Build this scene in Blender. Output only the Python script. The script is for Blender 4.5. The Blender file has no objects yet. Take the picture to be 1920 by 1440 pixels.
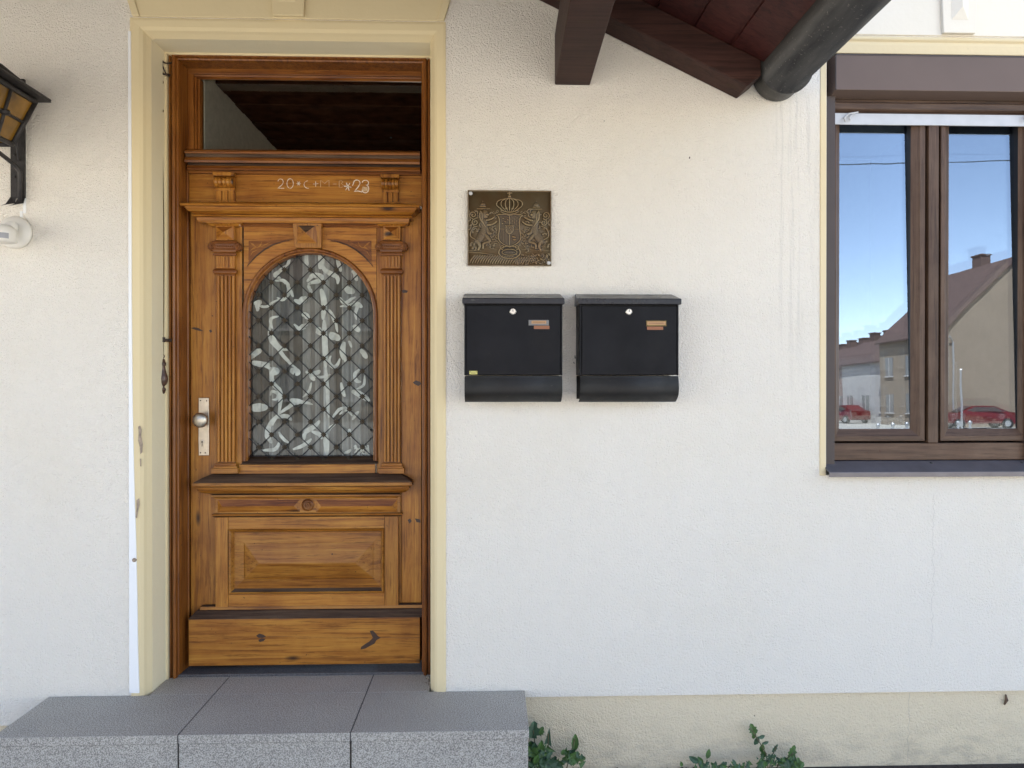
import bpy, math, random
import numpy as np
from mathutils import Vector, Matrix, Euler
R = math.radians
sc = bpy.context.scene
C = sc.collection
random.seed(7)

# ------------------------------------------------------------------ camera, sky, sun, exposure
F = 1331.0; DC = 2.773; ZC = 1.51; YAW = R(1.72); PITCH = R(0.215)
cam = bpy.data.cameras.new('camera'); camo = bpy.data.objects.new('camera', cam); C.objects.link(camo)
cam.sensor_width = 36; cam.lens = 36*F/1920; cam.clip_start = .05; cam.clip_end = 2000
camo.location = (0, -DC, ZC); camo.rotation_euler = (R(90)-PITCH, 0, -YAW)
sc.camera = camo
RM = Euler((R(90)-PITCH, 0, -YAW)).to_matrix()
SUN_EL = 57; SUN_AZ = -34            # degrees; azimuth from +Y (behind the house) towards -X
w = bpy.data.worlds.new('World'); sc.world = w; w.use_nodes = True
wn = w.node_tree.nodes; wl = w.node_tree.links
sky = wn.new('ShaderNodeTexSky'); sky.sky_type = 'NISHITA'; sky.sun_disc = False
sky.sun_elevation = R(SUN_EL); sky.sun_rotation = R(SUN_AZ); sky.air_density = .75; sky.dust_density = 0.0; sky.altitude = 1200; sky.ozone_density = 1.0
bg = wn['Background']; bg.inputs[1].default_value = .15
tint = wn.new('ShaderNodeMix'); tint.data_type = 'RGBA'; tint.blend_type = 'MULTIPLY'; tint.inputs[0].default_value = 1.; tint.inputs[7].default_value = (1.20, .985, .815, 1)
wl.new(sky.outputs[0], tint.inputs[6]); wl.new(tint.outputs[2], bg.inputs[0])
sl = bpy.data.lights.new('sun', 'SUN'); sl.energy = 5.0; sl.angle = R(.5); sl.color = (1, .93, .82)
so = bpy.data.objects.new('sun', sl); C.objects.link(so)
sd = Vector((math.sin(R(SUN_AZ))*math.cos(R(SUN_EL)), math.cos(R(SUN_AZ))*math.cos(R(SUN_EL)), math.sin(R(SUN_EL))))
so.rotation_euler = sd.to_track_quat('Z', 'Y').to_euler(); so.location = (0, 0, 20)
sc.view_settings.view_transform = 'Standard'; sc.view_settings.look = 'None'
sc.view_settings.exposure = 2.58; sc.view_settings.gamma = 1.0
sc.render.resolution_x = 1024; sc.render.resolution_y = 768
sc.render.engine = 'CYCLES'
sc.cycles.max_bounces = 10; sc.cycles.diffuse_bounces = 6; sc.cycles.glossy_bounces = 5; sc.cycles.transparent_max_bounces = 16

# ------------------------------------------------------------------ measuring: a pixel of the photograph on the plane y = Y
def W(px, py, Y):
    d = RM @ Vector(((px-960)/F, (720-py)/F, -1)); t = (DC+Y)/d.y
    return t*d.x, ZC+t*d.z
def WX(px, Y, py=715): return W(px, py, Y)[0]
def WZ(py, Y, px=575): return W(px, py, Y)[1]
def rect(px0, px1, py0, py1, Y):
    mx, my = (px0+px1)/2, (py0+py1)/2
    return WX(px0, Y, my), WX(px1, Y, my), WZ(py1, Y, mx), WZ(py0, Y, mx)   # x0,x1,z0,z1

# ------------------------------------------------------------------ materials
def newmat(name):
    m = bpy.data.materials.new(name); m.use_nodes = True
    return m, m.node_tree.nodes, m.node_tree.links, m.node_tree.nodes['Principled BSDF']
def ramp(nt, stops, interp='LINEAR'):
    r = nt.new('ShaderNodeValToRGB'); r.color_ramp.interpolation = interp
    els = r.color_ramp.elements
    while len(els) < len(stops): els.new(.5)
    for e, (p, c) in zip(els, stops):
        e.position = p; e.color = (*c, 1) if len(c) == 3 else c
    return r
def coords(n, l, scale=(1, 1, 1), rnd=True, kind='Object'):
    tc = n.new('ShaderNodeTexCoord'); mp = n.new('ShaderNodeMapping'); mp.inputs['Scale'].default_value = scale
    if rnd:
        oi = n.new('ShaderNodeObjectInfo'); mu = n.new('ShaderNodeMath'); mu.operation = 'MULTIPLY'; mu.inputs[1].default_value = 37.
        ad = n.new('ShaderNodeVectorMath'); l.new(oi.outputs['Random'], mu.inputs[0])
        l.new(tc.outputs[kind], ad.inputs[0]); l.new(mu.outputs[0], ad.inputs[1]); l.new(ad.outputs[0], mp.inputs[0])
    else: l.new(tc.outputs[kind], mp.inputs[0])
    return mp.outputs[0]
def noise(n, l, co, scale, detail=4, rough=.55, dist=0.):
    t = n.new('ShaderNodeTexNoise'); t.inputs['Scale'].default_value = scale; t.inputs['Detail'].default_value = detail
    t.inputs['Roughness'].default_value = rough; t.inputs['Distortion'].default_value = dist; l.new(co, t.inputs['Vector']); return t.outputs[0]
def bump(n, l, bs, h, strength, dist, prev=None):
    b = n.new('ShaderNodeBump'); b.inputs['Strength'].default_value = strength; b.inputs['Distance'].default_value = dist
    l.new(h, b.inputs['Height'])
    if prev is not None: l.new(prev, b.inputs['Normal'])
    l.new(b.outputs[0], bs.inputs['Normal']); return b.outputs[0]
def mixc(n, l, a, b, fac, mode='MIX'):
    m = n.new('ShaderNodeMix'); m.data_type = 'RGBA'; m.blend_type = mode
    for s, v in ((6, a), (7, b)):
        if isinstance(v, tuple): m.inputs[s].default_value = (*v, 1)
        else: l.new(v, m.inputs[s])
    if isinstance(fac, (int, float)): m.inputs[0].default_value = fac
    else: l.new(fac, m.inputs[0])
    return m.outputs[2]
def plain(name, col, rough=.5, metal=0., var=.12, vs=30., bmp=0., bs=200., spec=.5):
    m, n, l, b = newmat(name); co = coords(n, l)
    r = ramp(n, [(.3, tuple(c*(1-var) for c in col)), (.7, tuple(min(1, c*(1+var)) for c in col))])
    l.new(noise(n, l, co, vs, 6), r.inputs[0]); l.new(r.outputs[0], b.inputs['Base Color'])
    b.inputs['Roughness'].default_value = rough; b.inputs['Metallic'].default_value = metal; b.inputs['Specular IOR Level'].default_value = spec
    if bmp: bump(n, l, b, noise(n, l, co, bs, 3), bmp, .002)
    return m
def plaster(name, base, dirt, smooth=False, drips=None, grime=0.):
    m, n, l, b = newmat(name); co = coords(n, l, rnd=False)
    big = noise(n, l, co, 1.3, 5, .6)
    r = ramp(n, [(.28, (base[0]*.965, base[1]*.955, base[2]*.93)), (.5, tuple(c*.985 for c in base)), (.7, base)]); l.new(big, r.inputs[0]); col = r.outputs[0]
    # specks of dirt, sparse
    v = n.new('ShaderNodeTexVoronoi'); v.inputs['Scale'].default_value = 9; l.new(co, v.inputs['Vector']); v.inputs['Randomness'].default_value = 1
    sp = ramp(n, [(.012, (1, 1, 1)), (.03, (0, 0, 0))]); l.new(v.outputs['Distance'], sp.inputs[0])
    msk = ramp(n, [(.55, (0, 0, 0)), (.62, (1, 1, 1))]); l.new(noise(n, l, co, 6, 2), msk.inputs[0])
    mm = n.new('ShaderNodeMath'); mm.operation = 'MULTIPLY'; l.new(sp.outputs[0], mm.inputs[0]); l.new(msk.outputs[0], mm.inputs[1])
    col = mixc(n, l, col, dirt, mm.outputs[0])
    pit = noise(n, l, co, 210, 2, .5)
    pr = ramp(n, [(.27, (.82, .81, .78)), (.36, (1, 1, 1))]); l.new(pit, pr.inputs[0])  # pits darkened in the colour, since soft light barely shows the bump
    col = mixc(n, l, col, pr.outputs[0], .0 if smooth else .8, 'MULTIPLY')
    sx = n.new('ShaderNodeSeparateXYZ'); l.new(co, sx.inputs[0])
    if drips:                         # rain streaks with a fixed place on the wall
        x0, wd, z1, z0, amt = drips
        cs = coords(n, l, (1, 1, .035), rnd=False); st = noise(n, l, cs, 45, 4, .7)
        sr = ramp(n, [(.50, (0, 0, 0)), (.66, (1, 1, 1))]); l.new(st, sr.inputs[0])
        a = n.new('ShaderNodeMapRange'); a.interpolation_type = 'SMOOTHSTEP'; l.new(sx.outputs[0], a.inputs[0])
        a.inputs[1].default_value = x0-wd; a.inputs[2].default_value = x0; 
        a2 = n.new('ShaderNodeMapRange'); a2.interpolation_type = 'SMOOTHSTEP'; l.new(sx.outputs[0], a2.inputs[0])
        a2.inputs[1].default_value = x0+wd; a2.inputs[2].default_value = x0
        c1 = n.new('ShaderNodeMapRange'); l.new(sx.outputs[2], c1.inputs[0]); c1.inputs[1].default_value = z0; c1.inputs[2].default_value = z1
        c2 = n.new('ShaderNodeMapRange'); l.new(sx.outputs[2], c2.inputs[0]); c2.inputs[1].default_value = z1+.06; c2.inputs[2].default_value = z1
        cur = sr.outputs[0]
        for o in (a, a2, c1, c2):
            q = n.new('ShaderNodeMath'); q.operation = 'MULTIPLY'; l.new(cur, q.inputs[0]); l.new(o.outputs[0], q.inputs[1]); cur = q.outputs[0]
        q = n.new('ShaderNodeMath'); q.operation = 'MULTIPLY'; l.new(cur, q.inputs[0]); q.inputs[1].default_value = amt
        col = mixc(n, l, col, (.33, .31, .27), q.outputs[0])
    if grime:
        g1 = n.new('ShaderNodeMapRange'); l.new(sx.outputs[2], g1.inputs[0]); g1.inputs[1].default_value = .2; g1.inputs[2].default_value = .0
        gn = ramp(n, [(.46, (0, 0, 0)), (.62, (1, 1, 1))]); l.new(noise(n, l, coords(n, l, (1, 1, 2.2), rnd=False), 7, 8, .75), gn.inputs[0])
        q = n.new('ShaderNodeMath'); q.operation = 'MULTIPLY'; l.new(gn.outputs[0], q.inputs[0]); l.new(g1.outputs[0], q.inputs[1])
        q2 = n.new('ShaderNodeMath'); q2.operation = 'MULTIPLY'; l.new(q.outputs[0], q2.inputs[0]); q2.inputs[1].default_value = grime
        col = mixc(n, l, col, (.17, .15, .13), q2.outputs[0])
    l.new(col, b.inputs['Base Color']); b.inputs['Roughness'].default_value = .85; b.inputs['Specular IOR Level'].default_value = .25
    p = bump(n, l, b, noise(n, l, co, 3.5, 3), .35, .02)
    if smooth:
        bump(n, l, b, noise(n, l, co, 45, 5, .6), .35, .003, p)
    else:
        ad = n.new('ShaderNodeMath'); ad.operation = 'ADD'; l.new(noise(n, l, co, 112, 3, .5, .25), ad.inputs[0]); l.new(noise(n, l, co, 230, 2, .5), ad.inputs[1])
        bump(n, l, b, ad.outputs[0], 1., .0072, p)
    return m
def wood(name, axis, dark, mid, light, rough=.34, ring=1., bmp=.5, coat=.15, knots=True):
    m, n, l, b = newmat(name)
    k = .045
    s = {'x': (k, 1, 1), 'z': (1, 1, k)}[axis]
    co = coords(n, l, s)
    g1 = noise(n, l, co, 42, 5, .65, .9)          # broad figure
    g2 = noise(n, l, co, 120, 4, .75, .3)           # fine lines
    r1 = ramp(n, [(.28, dark), (.45, mid), (.7, light)]); l.new(g1, r1.inputs[0])
    r2 = ramp(n, [(.36, (.26, .17, .11)), (.47, (1, 1, 1))]); l.new(g2, r2.inputs[0])
    col = mixc(n, l, r1.outputs[0], r2.outputs[0], .62*ring, 'MULTIPLY')
    blot = noise(n, l, coords(n, l), 5, 5, .6); r3 = ramp(n, [(.3, (.62, .52, .46)), (.58, (1, 1, 1)), (.8, (1.0, 1.0, 1.0))]); l.new(blot, r3.inputs[0])
    col = mixc(n, l, col, r3.outputs[0], .75, 'MULTIPLY')
    # knots
    kc = coords(n, l, {'x': (2.6, 6, 8), 'z': (8, 6, 2.6)}[axis]); v = n.new('ShaderNodeTexVoronoi'); v.inputs['Scale'].default_value = .9; l.new(kc, v.inputs['Vector'])
    kr = ramp(n, [(.035, (1, 1, 1)), (.10, (0, 0, 0))]); l.new(v.outputs['Distance'], kr.inputs[0])
    col = mixc(n, l, col, (.035, .014, .006), kr.outputs[0]) if knots else col
    # small dents and scratches
    dn = ramp(n, [(.70, (0, 0, 0)), (.74, (1, 1, 1))]); l.new(noise(n, l, coords(n, l), 60, 3, .6), dn.inputs[0])
    col = mixc(n, l, col, (.06, .025, .01), dn.outputs[0])
    oi = n.new('ShaderNodeObjectInfo'); mr = n.new('ShaderNodeMapRange'); mr.inputs[3].default_value = .84; mr.inputs[4].default_value = 1.12; l.new(oi.outputs['Random'], mr.inputs[0])
    hs = n.new('ShaderNodeHueSaturation'); l.new(mr.outputs[0], hs.inputs['Value']); l.new(col, hs.inputs['Color'])
    l.new(hs.outputs[0], b.inputs['Base Color']); b.inputs['Roughness'].default_value = rough
    b.inputs['Specular IOR Level'].default_value = .3; b.inputs['Coat Weight'].default_value = coat; b.inputs['Coat Roughness'].default_value = .25
    bump(n, l, b, g2, bmp, .0012)
    return m
M = {}
M['wall'] = plaster('white_plaster', (.83, .775, .675), (.12, .10, .08), drips=(1.20, .13, 2.60, 1.2, .42))
M['plinth'] = plaster('beige_plaster', (.76, .65, .46), (.10, .07, .04), grime=.3)
M['surround'] = plaster('yellow_limewash', (.68, .565, .34), (.16, .12, .07), smooth=True)
M['surround_reveal'] = plaster('reveal_limewash_lightened', (.78, .69, .47), (.14, .11, .08), smooth=True)  # same limewash, colour lightened for reveal faces that get little light
M['cream'] = plaster('cream_limewash', (.74, .68, .56), (.3, .26, .2), smooth=True)
M['creamy'] = plaster('pale_yellow_limewash', (.68, .57, .36), (.3, .24, .16), smooth=True)
M['bluewhite'] = plaster('fresh_filler', (.80, .80, .78), (.2, .2, .2), smooth=True)
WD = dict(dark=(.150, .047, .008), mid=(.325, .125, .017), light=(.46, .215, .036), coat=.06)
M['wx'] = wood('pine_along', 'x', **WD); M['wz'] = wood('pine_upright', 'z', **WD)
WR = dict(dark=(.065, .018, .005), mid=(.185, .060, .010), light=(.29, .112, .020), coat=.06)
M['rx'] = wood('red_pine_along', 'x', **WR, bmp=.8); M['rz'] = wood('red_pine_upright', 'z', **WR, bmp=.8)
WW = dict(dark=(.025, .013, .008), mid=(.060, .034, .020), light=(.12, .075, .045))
M['dx'] = wood('weathered_and_groove_pine', 'x', **WW, rough=.75, bmp=.9, coat=0.)  # weathered ledges; also dirt and shade coloured into moulding grooves
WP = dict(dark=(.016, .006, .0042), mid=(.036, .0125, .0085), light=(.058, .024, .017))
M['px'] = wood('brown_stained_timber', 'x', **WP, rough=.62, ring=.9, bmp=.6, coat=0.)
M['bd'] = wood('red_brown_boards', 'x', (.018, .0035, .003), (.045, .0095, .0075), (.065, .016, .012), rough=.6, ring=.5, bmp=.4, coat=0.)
PW = dict(dark=(.040, .021, .014), mid=(.062, .034, .023), light=(.085, .05, .034))
M['bx'] = wood('brown_foil_along', 'x', (.036, .020, .011), (.084, .048, .028), (.125, .076, .046), rough=.5, ring=.7, bmp=.6, coat=0., knots=False)
M['bz'] = wood('brown_foil_upright', 'z', (.036, .020, .011), (.084, .048, .028), (.125, .076, .046), rough=.5, ring=.7, bmp=.6, coat=0., knots=False)
M['shutter'] = plain('brown_powder_coat', (.115, .077, .058), .6, 0, .05, 6)
M['guide'] = plain('brown_grey_coat', (.052, .037, .030), .6, 0, .1, 8)
M['sill'] = plain('brown_anodised_metal', (.13, .12, .125), .3, .3, .15, 14)
M['alu'] = plain('white_aluminium', (.46, .455, .44), .35, .1, .06, 20)
M['black'] = plain('black_gasket', (.008, .008, .009), .5)
def flecked(name, col, fl, rough, spec, thr=.66, sc_=70):
    m, n, l, b = newmat(name); co = coords(n, l)
    r_ = ramp(n, [(.3, tuple(c*.7 for c in col)), (.7, tuple(c*1.5 for c in col))]); l.new(noise(n, l, co, 7, 6, .7), r_.inputs[0])
    f = ramp(n, [(thr, (0, 0, 0)), (thr+.05, (1, 1, 1))]); l.new(noise(n, l, coords(n, l, (.5, 1, 1)), sc_, 5, .75), f.inputs[0])
    l.new(mixc(n, l, r_.outputs[0], fl, f.outputs[0]), b.inputs['Base Color'])
    rr_ = ramp(n, [(.3, (rough-.12,)*3), (.7, (rough+.14,)*3)]); l.new(noise(n, l, co, 11, 6, .7), rr_.inputs[0]); l.new(rr_.outputs[0], b.inputs['Roughness']); b.inputs['Specular IOR Level'].default_value = spec
    return m
M['box'] = flecked('black_powder_coat', (.0068, .0068, .008), (.03, .029, .028), .48, .14, .70, 60)
M['boxroll'] = flecked('black_worn_coat', (.011, .010, .009), (.045, .042, .036), .55, .3, .64, 60)
M['boxedge'] = flecked('black_gloss_edge', (.010, .010, .013), (.07, .068, .06), .32, .4, .62, 55)
M['chrome'] = plain('lock_metal', (.55, .53, .48), .25, .9, .08, 40)
M['nickel'] = plain('brushed_nickel', (.52, .47, .38), .40, .95, .1, 60)
M['iron'] = plain('wrought_iron', (.030, .026, .024), .55, .3, .3, 60, .5, 150)
M['rust'] = plain('old_iron', (.055, .036, .026), .6, .3, .4, 60, .5, 150)
M['rod'] = plain('brass_rod', (.12, .085, .03), .4, .6, .3, 60)
M['rosette'] = plain('aged_brass', (.05, .038, .022), .45, .5, .3, 90)
M['label'] = plain('paper_label', (.40, .225, .10), .6, 0, .05)
M['label2'] = plain('orange_label', (.27, .105, .045), .6, 0, .05)
M['ink'] = plain('faint_ink', (.16, .09, .05), .7)
M['badge'] = plain('yellow_badge', (.50, .46, .13), .5)
M['sensor'] = plain('white_plastic', (.72, .68, .60), .4, 0, .04, 10)
M['lens'] = plain('grey_lens', (.30, .29, .29), .3)
M['amber'] = plain('amber_glass', (.20, .10, .013), .25, 0, .55, 9)
M['chalk'] = plain('chalk', (.70, .60, .48), .9, 0, .2, 200)
M['chalkfaint'] = plain('faint_chalk', (.50, .34, .19), .9, 0, .25, 200)
M['knot'] = plain('dark_knot', (.040, .017, .008), .45, 0, .4, 60)
M['hair'] = plain('hairline_grey', (.30, .27, .23), .9)
M['dullmetal'] = plain('dull_metal', (.16, .155, .145), .45, .3)
M['peel'] = plain('bare_render', (.30, .235, .17), .9, 0, .35, 60)
M['soil'] = plain('soil', (.035, .026, .02), .9, 0, .5, 60, 1., 80)
M['stem'] = plain('plant_stem', (.10, .085, .04), .6, 0, .3, 60)
M['debris'] = plain('dead_leaves', (.10, .06, .035), .8, 0, .5, 120)
def leafmat(name, c):
    m, n, l, b = newmat(name); co = coords(n, l)
    r = ramp(n, [(.3, tuple(x*.6 for x in c)), (.7, tuple(x*1.35 for x in c))]); l.new(noise(n, l, co, 60, 4), r.inputs[0]); l.new(r.outputs[0], b.inputs['Base Color'])
    b.inputs['Roughness'].default_value = .5; bump(n, l, b, noise(n, l, co, 220, 3), .5, .002); return m
M['leaf'] = leafmat('leaf_bluegreen', (.045, .095, .045)); M['leaf2'] = leafmat('leaf_green', (.055, .12, .022))
def granite(name, lo, hi, mid):
    m, n, l, b = newmat(name); co = coords(n, l, rnd=False)
    r = ramp(n, [(.40, lo), (.49, mid), (.58, hi)]); l.new(noise(n, l, co, 260, 2, .75), r.inputs[0])
    r2 = ramp(n, [(.3, (.86, .86, .87)), (.7, (1, 1, 1))]); l.new(noise(n, l, co, 4, 5, .65), r2.inputs[0])
    l.new(mixc(n, l, r.outputs[0], r2.outputs[0], 1., 'MULTIPLY'), b.inputs['Base Color']); b.inputs['Roughness'].default_value = .62
    bump(n, l, b, noise(n, l, co, 240, 2), .25, .001); return m
M['granite'] = granite('grey_granite', (.17, .158, .138), (.50, .465, .405), (.335, .31, .265))
M['granite_top'] = granite('walked_granite_lightened', (.18, .165, .14), (.60, .555, .48), (.37, .34, .29))  # same granite, colour lightened for top faces dimmed by the porch
M['joint'] = plain('joint_mortar', (.085, .082, .08), .9)
M['threshold'] = granite('worn_threshold', (.05, .045, .045), (.12, .11, .105), (.08, .075, .075))
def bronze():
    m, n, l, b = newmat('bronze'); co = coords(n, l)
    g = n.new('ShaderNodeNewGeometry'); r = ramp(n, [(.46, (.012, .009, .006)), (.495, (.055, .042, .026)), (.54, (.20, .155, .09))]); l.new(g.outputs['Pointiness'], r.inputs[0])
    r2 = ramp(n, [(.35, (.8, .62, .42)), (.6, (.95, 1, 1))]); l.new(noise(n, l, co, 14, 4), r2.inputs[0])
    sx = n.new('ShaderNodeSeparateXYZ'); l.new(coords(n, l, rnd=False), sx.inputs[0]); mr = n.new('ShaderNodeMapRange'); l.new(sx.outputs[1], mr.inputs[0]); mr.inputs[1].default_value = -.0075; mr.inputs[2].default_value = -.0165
    pt = ramp(n, [(.0, (.50, .42, .34)), (.3, (.85, .78, .70)), (.9, (1.5, 1.38, 1.18))]); l.new(mr.outputs[0], pt.inputs[0])  # creases and low ground darkened in colour, with patina, for relief contrast
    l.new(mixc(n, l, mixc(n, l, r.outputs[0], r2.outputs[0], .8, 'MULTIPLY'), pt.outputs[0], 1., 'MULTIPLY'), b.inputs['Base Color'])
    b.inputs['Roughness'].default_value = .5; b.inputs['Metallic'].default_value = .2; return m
M['bronze'] = bronze()
def gutter_mat():
    m, n, l, b = newmat('painted_zinc'); co = coords(n, l)
    r = ramp(n, [(.3, (.016, .015, .014)), (.7, (.055, .052, .047))]); l.new(noise(n, l, coords(n, l, (1, .15, 1)), 30, 5), r.inputs[0])
    f = ramp(n, [(.62, (0, 0, 0)), (.67, (1, 1, 1))]); l.new(noise(n, l, co, 90, 4, .7), f.inputs[0])
    l.new(mixc(n, l, r.outputs[0], (.12, .11, .09), f.outputs[0]), b.inputs['Base Color']); b.inputs['Roughness'].default_value = .48; return m
M['gutter'] = gutter_mat()
def glassmat(name, refl, tint=(1, 1, 1), rough=0.0):
    m = bpy.data.materials.new(name); m.use_nodes = True; n = m.node_tree.nodes; l = m.node_tree.links
    n.remove(n['Principled BSDF']); out = n['Material Output']
    t = n.new('ShaderNodeBsdfTransparent'); t.inputs[0].default_value = (.86, .9, .88, 1)
    g = n.new('ShaderNodeBsdfGlossy'); g.inputs['Roughness'].default_value = rough; g.inputs['Color'].default_value = (*tint, 1)
    fr = n.new('ShaderNodeFresnel'); fr.inputs[0].default_value = 1.5
    ad = n.new('ShaderNodeMath'); ad.operation = 'ADD'; ad.inputs[1].default_value = refl-.04; ad.use_clamp = True; l.new(fr.outputs[0], ad.inputs[0])
    if refl > .05:
        bp_ = n.new('ShaderNodeBump'); bp_.inputs['Strength'].default_value = .12; bp_.inputs['Distance'].default_value = .001; l.new(noise(n, l, coords(n, l), 5, 1), bp_.inputs['Height']); l.new(bp_.outputs[0], g.inputs['Normal'])
    mx = n.new('ShaderNodeMixShader'); l.new(ad.outputs[0], mx.inputs[0]); l.new(t.outputs[0], mx.inputs[1]); l.new(g.outputs[0], mx.inputs[2]); l.new(mx.outputs[0], out.inputs[0])
    return m
M['pane'] = glassmat('coated_window_glass', .20, (.74, .86, 1))
M['pane_in'] = glassmat('inner_window_glass', .08, (.9, .93, 1))
M['clear'] = glassmat('clear_glass', .035, (.9, .95, 1))
def sheer():
    m, n, l, b = newmat('sheer_curtain'); co = coords(n, l, (1, .0, .03), rnd=False)
    r = ramp(n, [(.40, (.055, .05, .043)), (.45, (.12, .112, .10)), (.50, (.20, .19, .175)), (.57, (.34, .33, .305))]); l.new(noise(n, l, co, 17, 2, .6), r.inputs[0])
    l.new(r.outputs[0], b.inputs['Base Color']); b.inputs['Roughness'].default_value = .9; return m
for k_, c_ in enumerate(((.085, .078, .067), (.175, .165, .15), (.29, .28, .26), (.43, .42, .395))): M['sheer%d' % k_] = plain('sheer_curtain_fold', c_, .9, 0, .14, 14)
M['motif'] = plain('curtain_white_thread', (.62, .61, .56), .9, 0, .15, 40)
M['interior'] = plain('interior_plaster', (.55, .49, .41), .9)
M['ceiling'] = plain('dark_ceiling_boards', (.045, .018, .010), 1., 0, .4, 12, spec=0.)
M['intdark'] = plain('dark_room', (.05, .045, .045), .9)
M['ground'] = plain('asphalt', (.30, .285, .26), .9, 0, .25, 3)
M['pave'] = plain('pavement', (.42, .395, .35), .9, 0, .12, 4)
M['farwhite'] = plain('far_white_render', (.36, .34, .33), .9, 0, .06, 1); M['farbeige'] = plain('far_beige_render', (.21, .165, .125), .9, 0, .06, 1)
M['farpink'] = plain('far_pink_render', (.22, .15, .13), .9, 0, .06, 1)
M['roof'] = plain('far_roof_tiles', (.075, .045, .038), .8, 0, .3, 4); M['farwin'] = plain('far_window', (.13, .125, .13), .2)
M['carred'] = plain('red_car_paint', (.10, .012, .012), .25); M['tyre'] = plain('tyre', (.015, .015, .015), .8); M['carglass'] = plain('car_glass', (.03, .035, .04), .1)
M['sign'] = plain('sign_blue', (.03, .06, .16), .5); M['pole'] = plain('grey_metal', (.35, .35, .36), .4, .6)
M['leaffar'] = leafmat('far_foliage', (.05, .08, .03)); M['trunk'] = plain('bark', (.09, .06, .04), .9)

# ------------------------------------------------------------------ mesh helper
class PX(float): pass
class MB:
    def __init__(s): s.v = []; s.f = []; s.m = []; s.k = 0
    def mat(s, k): s.k = k; return s
    def poly(s, pts, faces):
        o = len(s.v); s.v += [tuple(p) for p in pts]
        for f in faces: s.f.append(tuple(o+i for i in f)); s.m.append(s.k)
        return s
    def box(s, x0, x1, y0, y1, z0, z1):
        p = [(x, y, z) for x in (x0, x1) for y in (y0, y1) for z in (z0, z1)]
        return s.poly(p, [(0, 1, 3, 2), (4, 6, 7, 5), (0, 4, 5, 1), (2, 3, 7, 6), (0, 2, 6, 4), (1, 5, 7, 3)])
    def hull8(s, a, b):          # a,b: two quads of matching points (front, back)
        return s.poly(list(a)+list(b), [(0, 1, 2, 3), (7, 6, 5, 4), (0, 4, 5, 1), (1, 5, 6, 2), (2, 6, 7, 3), (3, 7, 4, 0)])
    def pyramid(s, x0, x1, z0, z1, y, h, ridge=0.):   # raised panel on plane y, apex towards -y; ridge = half length of a ridge along x
        cx, cz = (x0+x1)/2, (z0+z1)/2
        p = [(x0, y, z0), (x1, y, z0), (x1, y, z1), (x0, y, z1), (cx-ridge, y-h, cz), (cx+ridge, y-h, cz)]
        if ridge: return s.poly(p, [(0, 1, 5, 4), (1, 2, 5), (2, 3, 4, 5), (3, 0, 4)])
        return s.poly(p[:5], [(0, 1, 4), (1, 2, 4), (2, 3, 4), (3, 0, 4)])
    def prism(s, prof, x0, x1, yb, ret=1., pxc=570, dark=(), dk=1):     # prof: (out, z) top to bottom; mitred returns
        n = len(prof); P = []
        for o, z in prof:
            if isinstance(z, PX): z = WZ(float(z), yb-o, pxc)
            P += [(x0-o*ret, yb, z), (x0-o*ret, yb-o, z), (x1+o*ret, yb-o, z), (x1+o*ret, yb, z)]
        Fc = []
        for i in range(n-1):
            for j in range(3): Fc.append((i*4+j, i*4+j+1, (i+1)*4+j+1, (i+1)*4+j))
        m0 = len(s.m)
        Fc += [(0, 3, 2, 1), ((n-1)*4, (n-1)*4+1, (n-1)*4+2, (n-1)*4+3)]
        s.poly(P, Fc)
        for i in dark:  # groove faces recoloured: dirt lines that also stand in for shade
            for j in range(3): s.m[m0+i*3+j] = dk
        return s
    def tube(s, pts, r, seg=8, caps=True):
        pts = [Vector(p) for p in pts]; rr = r if isinstance(r, (list, tuple)) else [r]*len(pts)
        o = len(s.v); up = Vector((0, 0, 1)); prev = None
        for i, p in enumerate(pts):
            t = (pts[min(i+1, len(pts)-1)]-pts[max(i-1, 0)]).normalized()
            if prev is None:
                a = t.cross(up)
                if a.length < 1e-3: a = t.cross(Vector((1, 0, 0)))
            else: a = prev-t*prev.dot(t)
            a.normalize(); prev = a; b = t.cross(a)
            for j in range(seg):
                q = 2*math.pi*j/seg; s.v.append(tuple(p+(a*math.cos(q)+b*math.sin(q))*rr[i]))
        for i in range(len(pts)-1):
            for j in range(seg):
                s.f.append((o+i*seg+j, o+i*seg+(j+1) % seg, o+(i+1)*seg+(j+1) % seg, o+(i+1)*seg+j)); s.m.append(s.k)
        if caps:
            s.f.append(tuple(o+j for j in range(seg))[::-1]); s.m.append(s.k)
            s.f.append(tuple(o+(len(pts)-1)*seg+j for j in range(seg))); s.m.append(s.k)
        return s
    def lathe(s, c, prof, axis='y', seg=24):     # prof: (r, t) along axis
        o = len(s.v)
        for r, t in prof:
            for j in range(seg):
                q = 2*math.pi*j/seg; a, b = r*math.cos(q), r*math.sin(q)
                s.v.append({'y': (c[0]+a, c[1]+t, c[2]+b), 'z': (c[0]+a, c[1]+b, c[2]+t), 'x': (c[0]+t, c[1]+a, c[2]+b)}[axis])
        for i in range(len(prof)-1):
            for j in range(seg):
                s.f.append((o+i*seg+j, o+i*seg+(j+1) % seg, o+(i+1)*seg+(j+1) % seg, o+(i+1)*seg+j)); s.m.append(s.k)
        for i in (0, len(prof)-1):
            s.f.append(tuple(o+i*seg+j for j in range(seg))); s.m.append(s.k)
        return s
    def sweep(s, path, prof, closed=False):
        """path: (x,z,nx,nz) in a facade plane; prof: (w, y): w along n, y depth"""
        n = len(prof); o = len(s.v)
        for x, z, nx, nz in path:
            for wv, y in prof: s.v.append((x+nx*wv, y, z+nz*wv))
        for i in range(len(path)-1):
            for j in range(n-1):
                s.f.append((o+i*n+j, o+i*n+j+1, o+(i+1)*n+j+1, o+(i+1)*n+j)); s.m.append(s.k)
        return s
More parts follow.
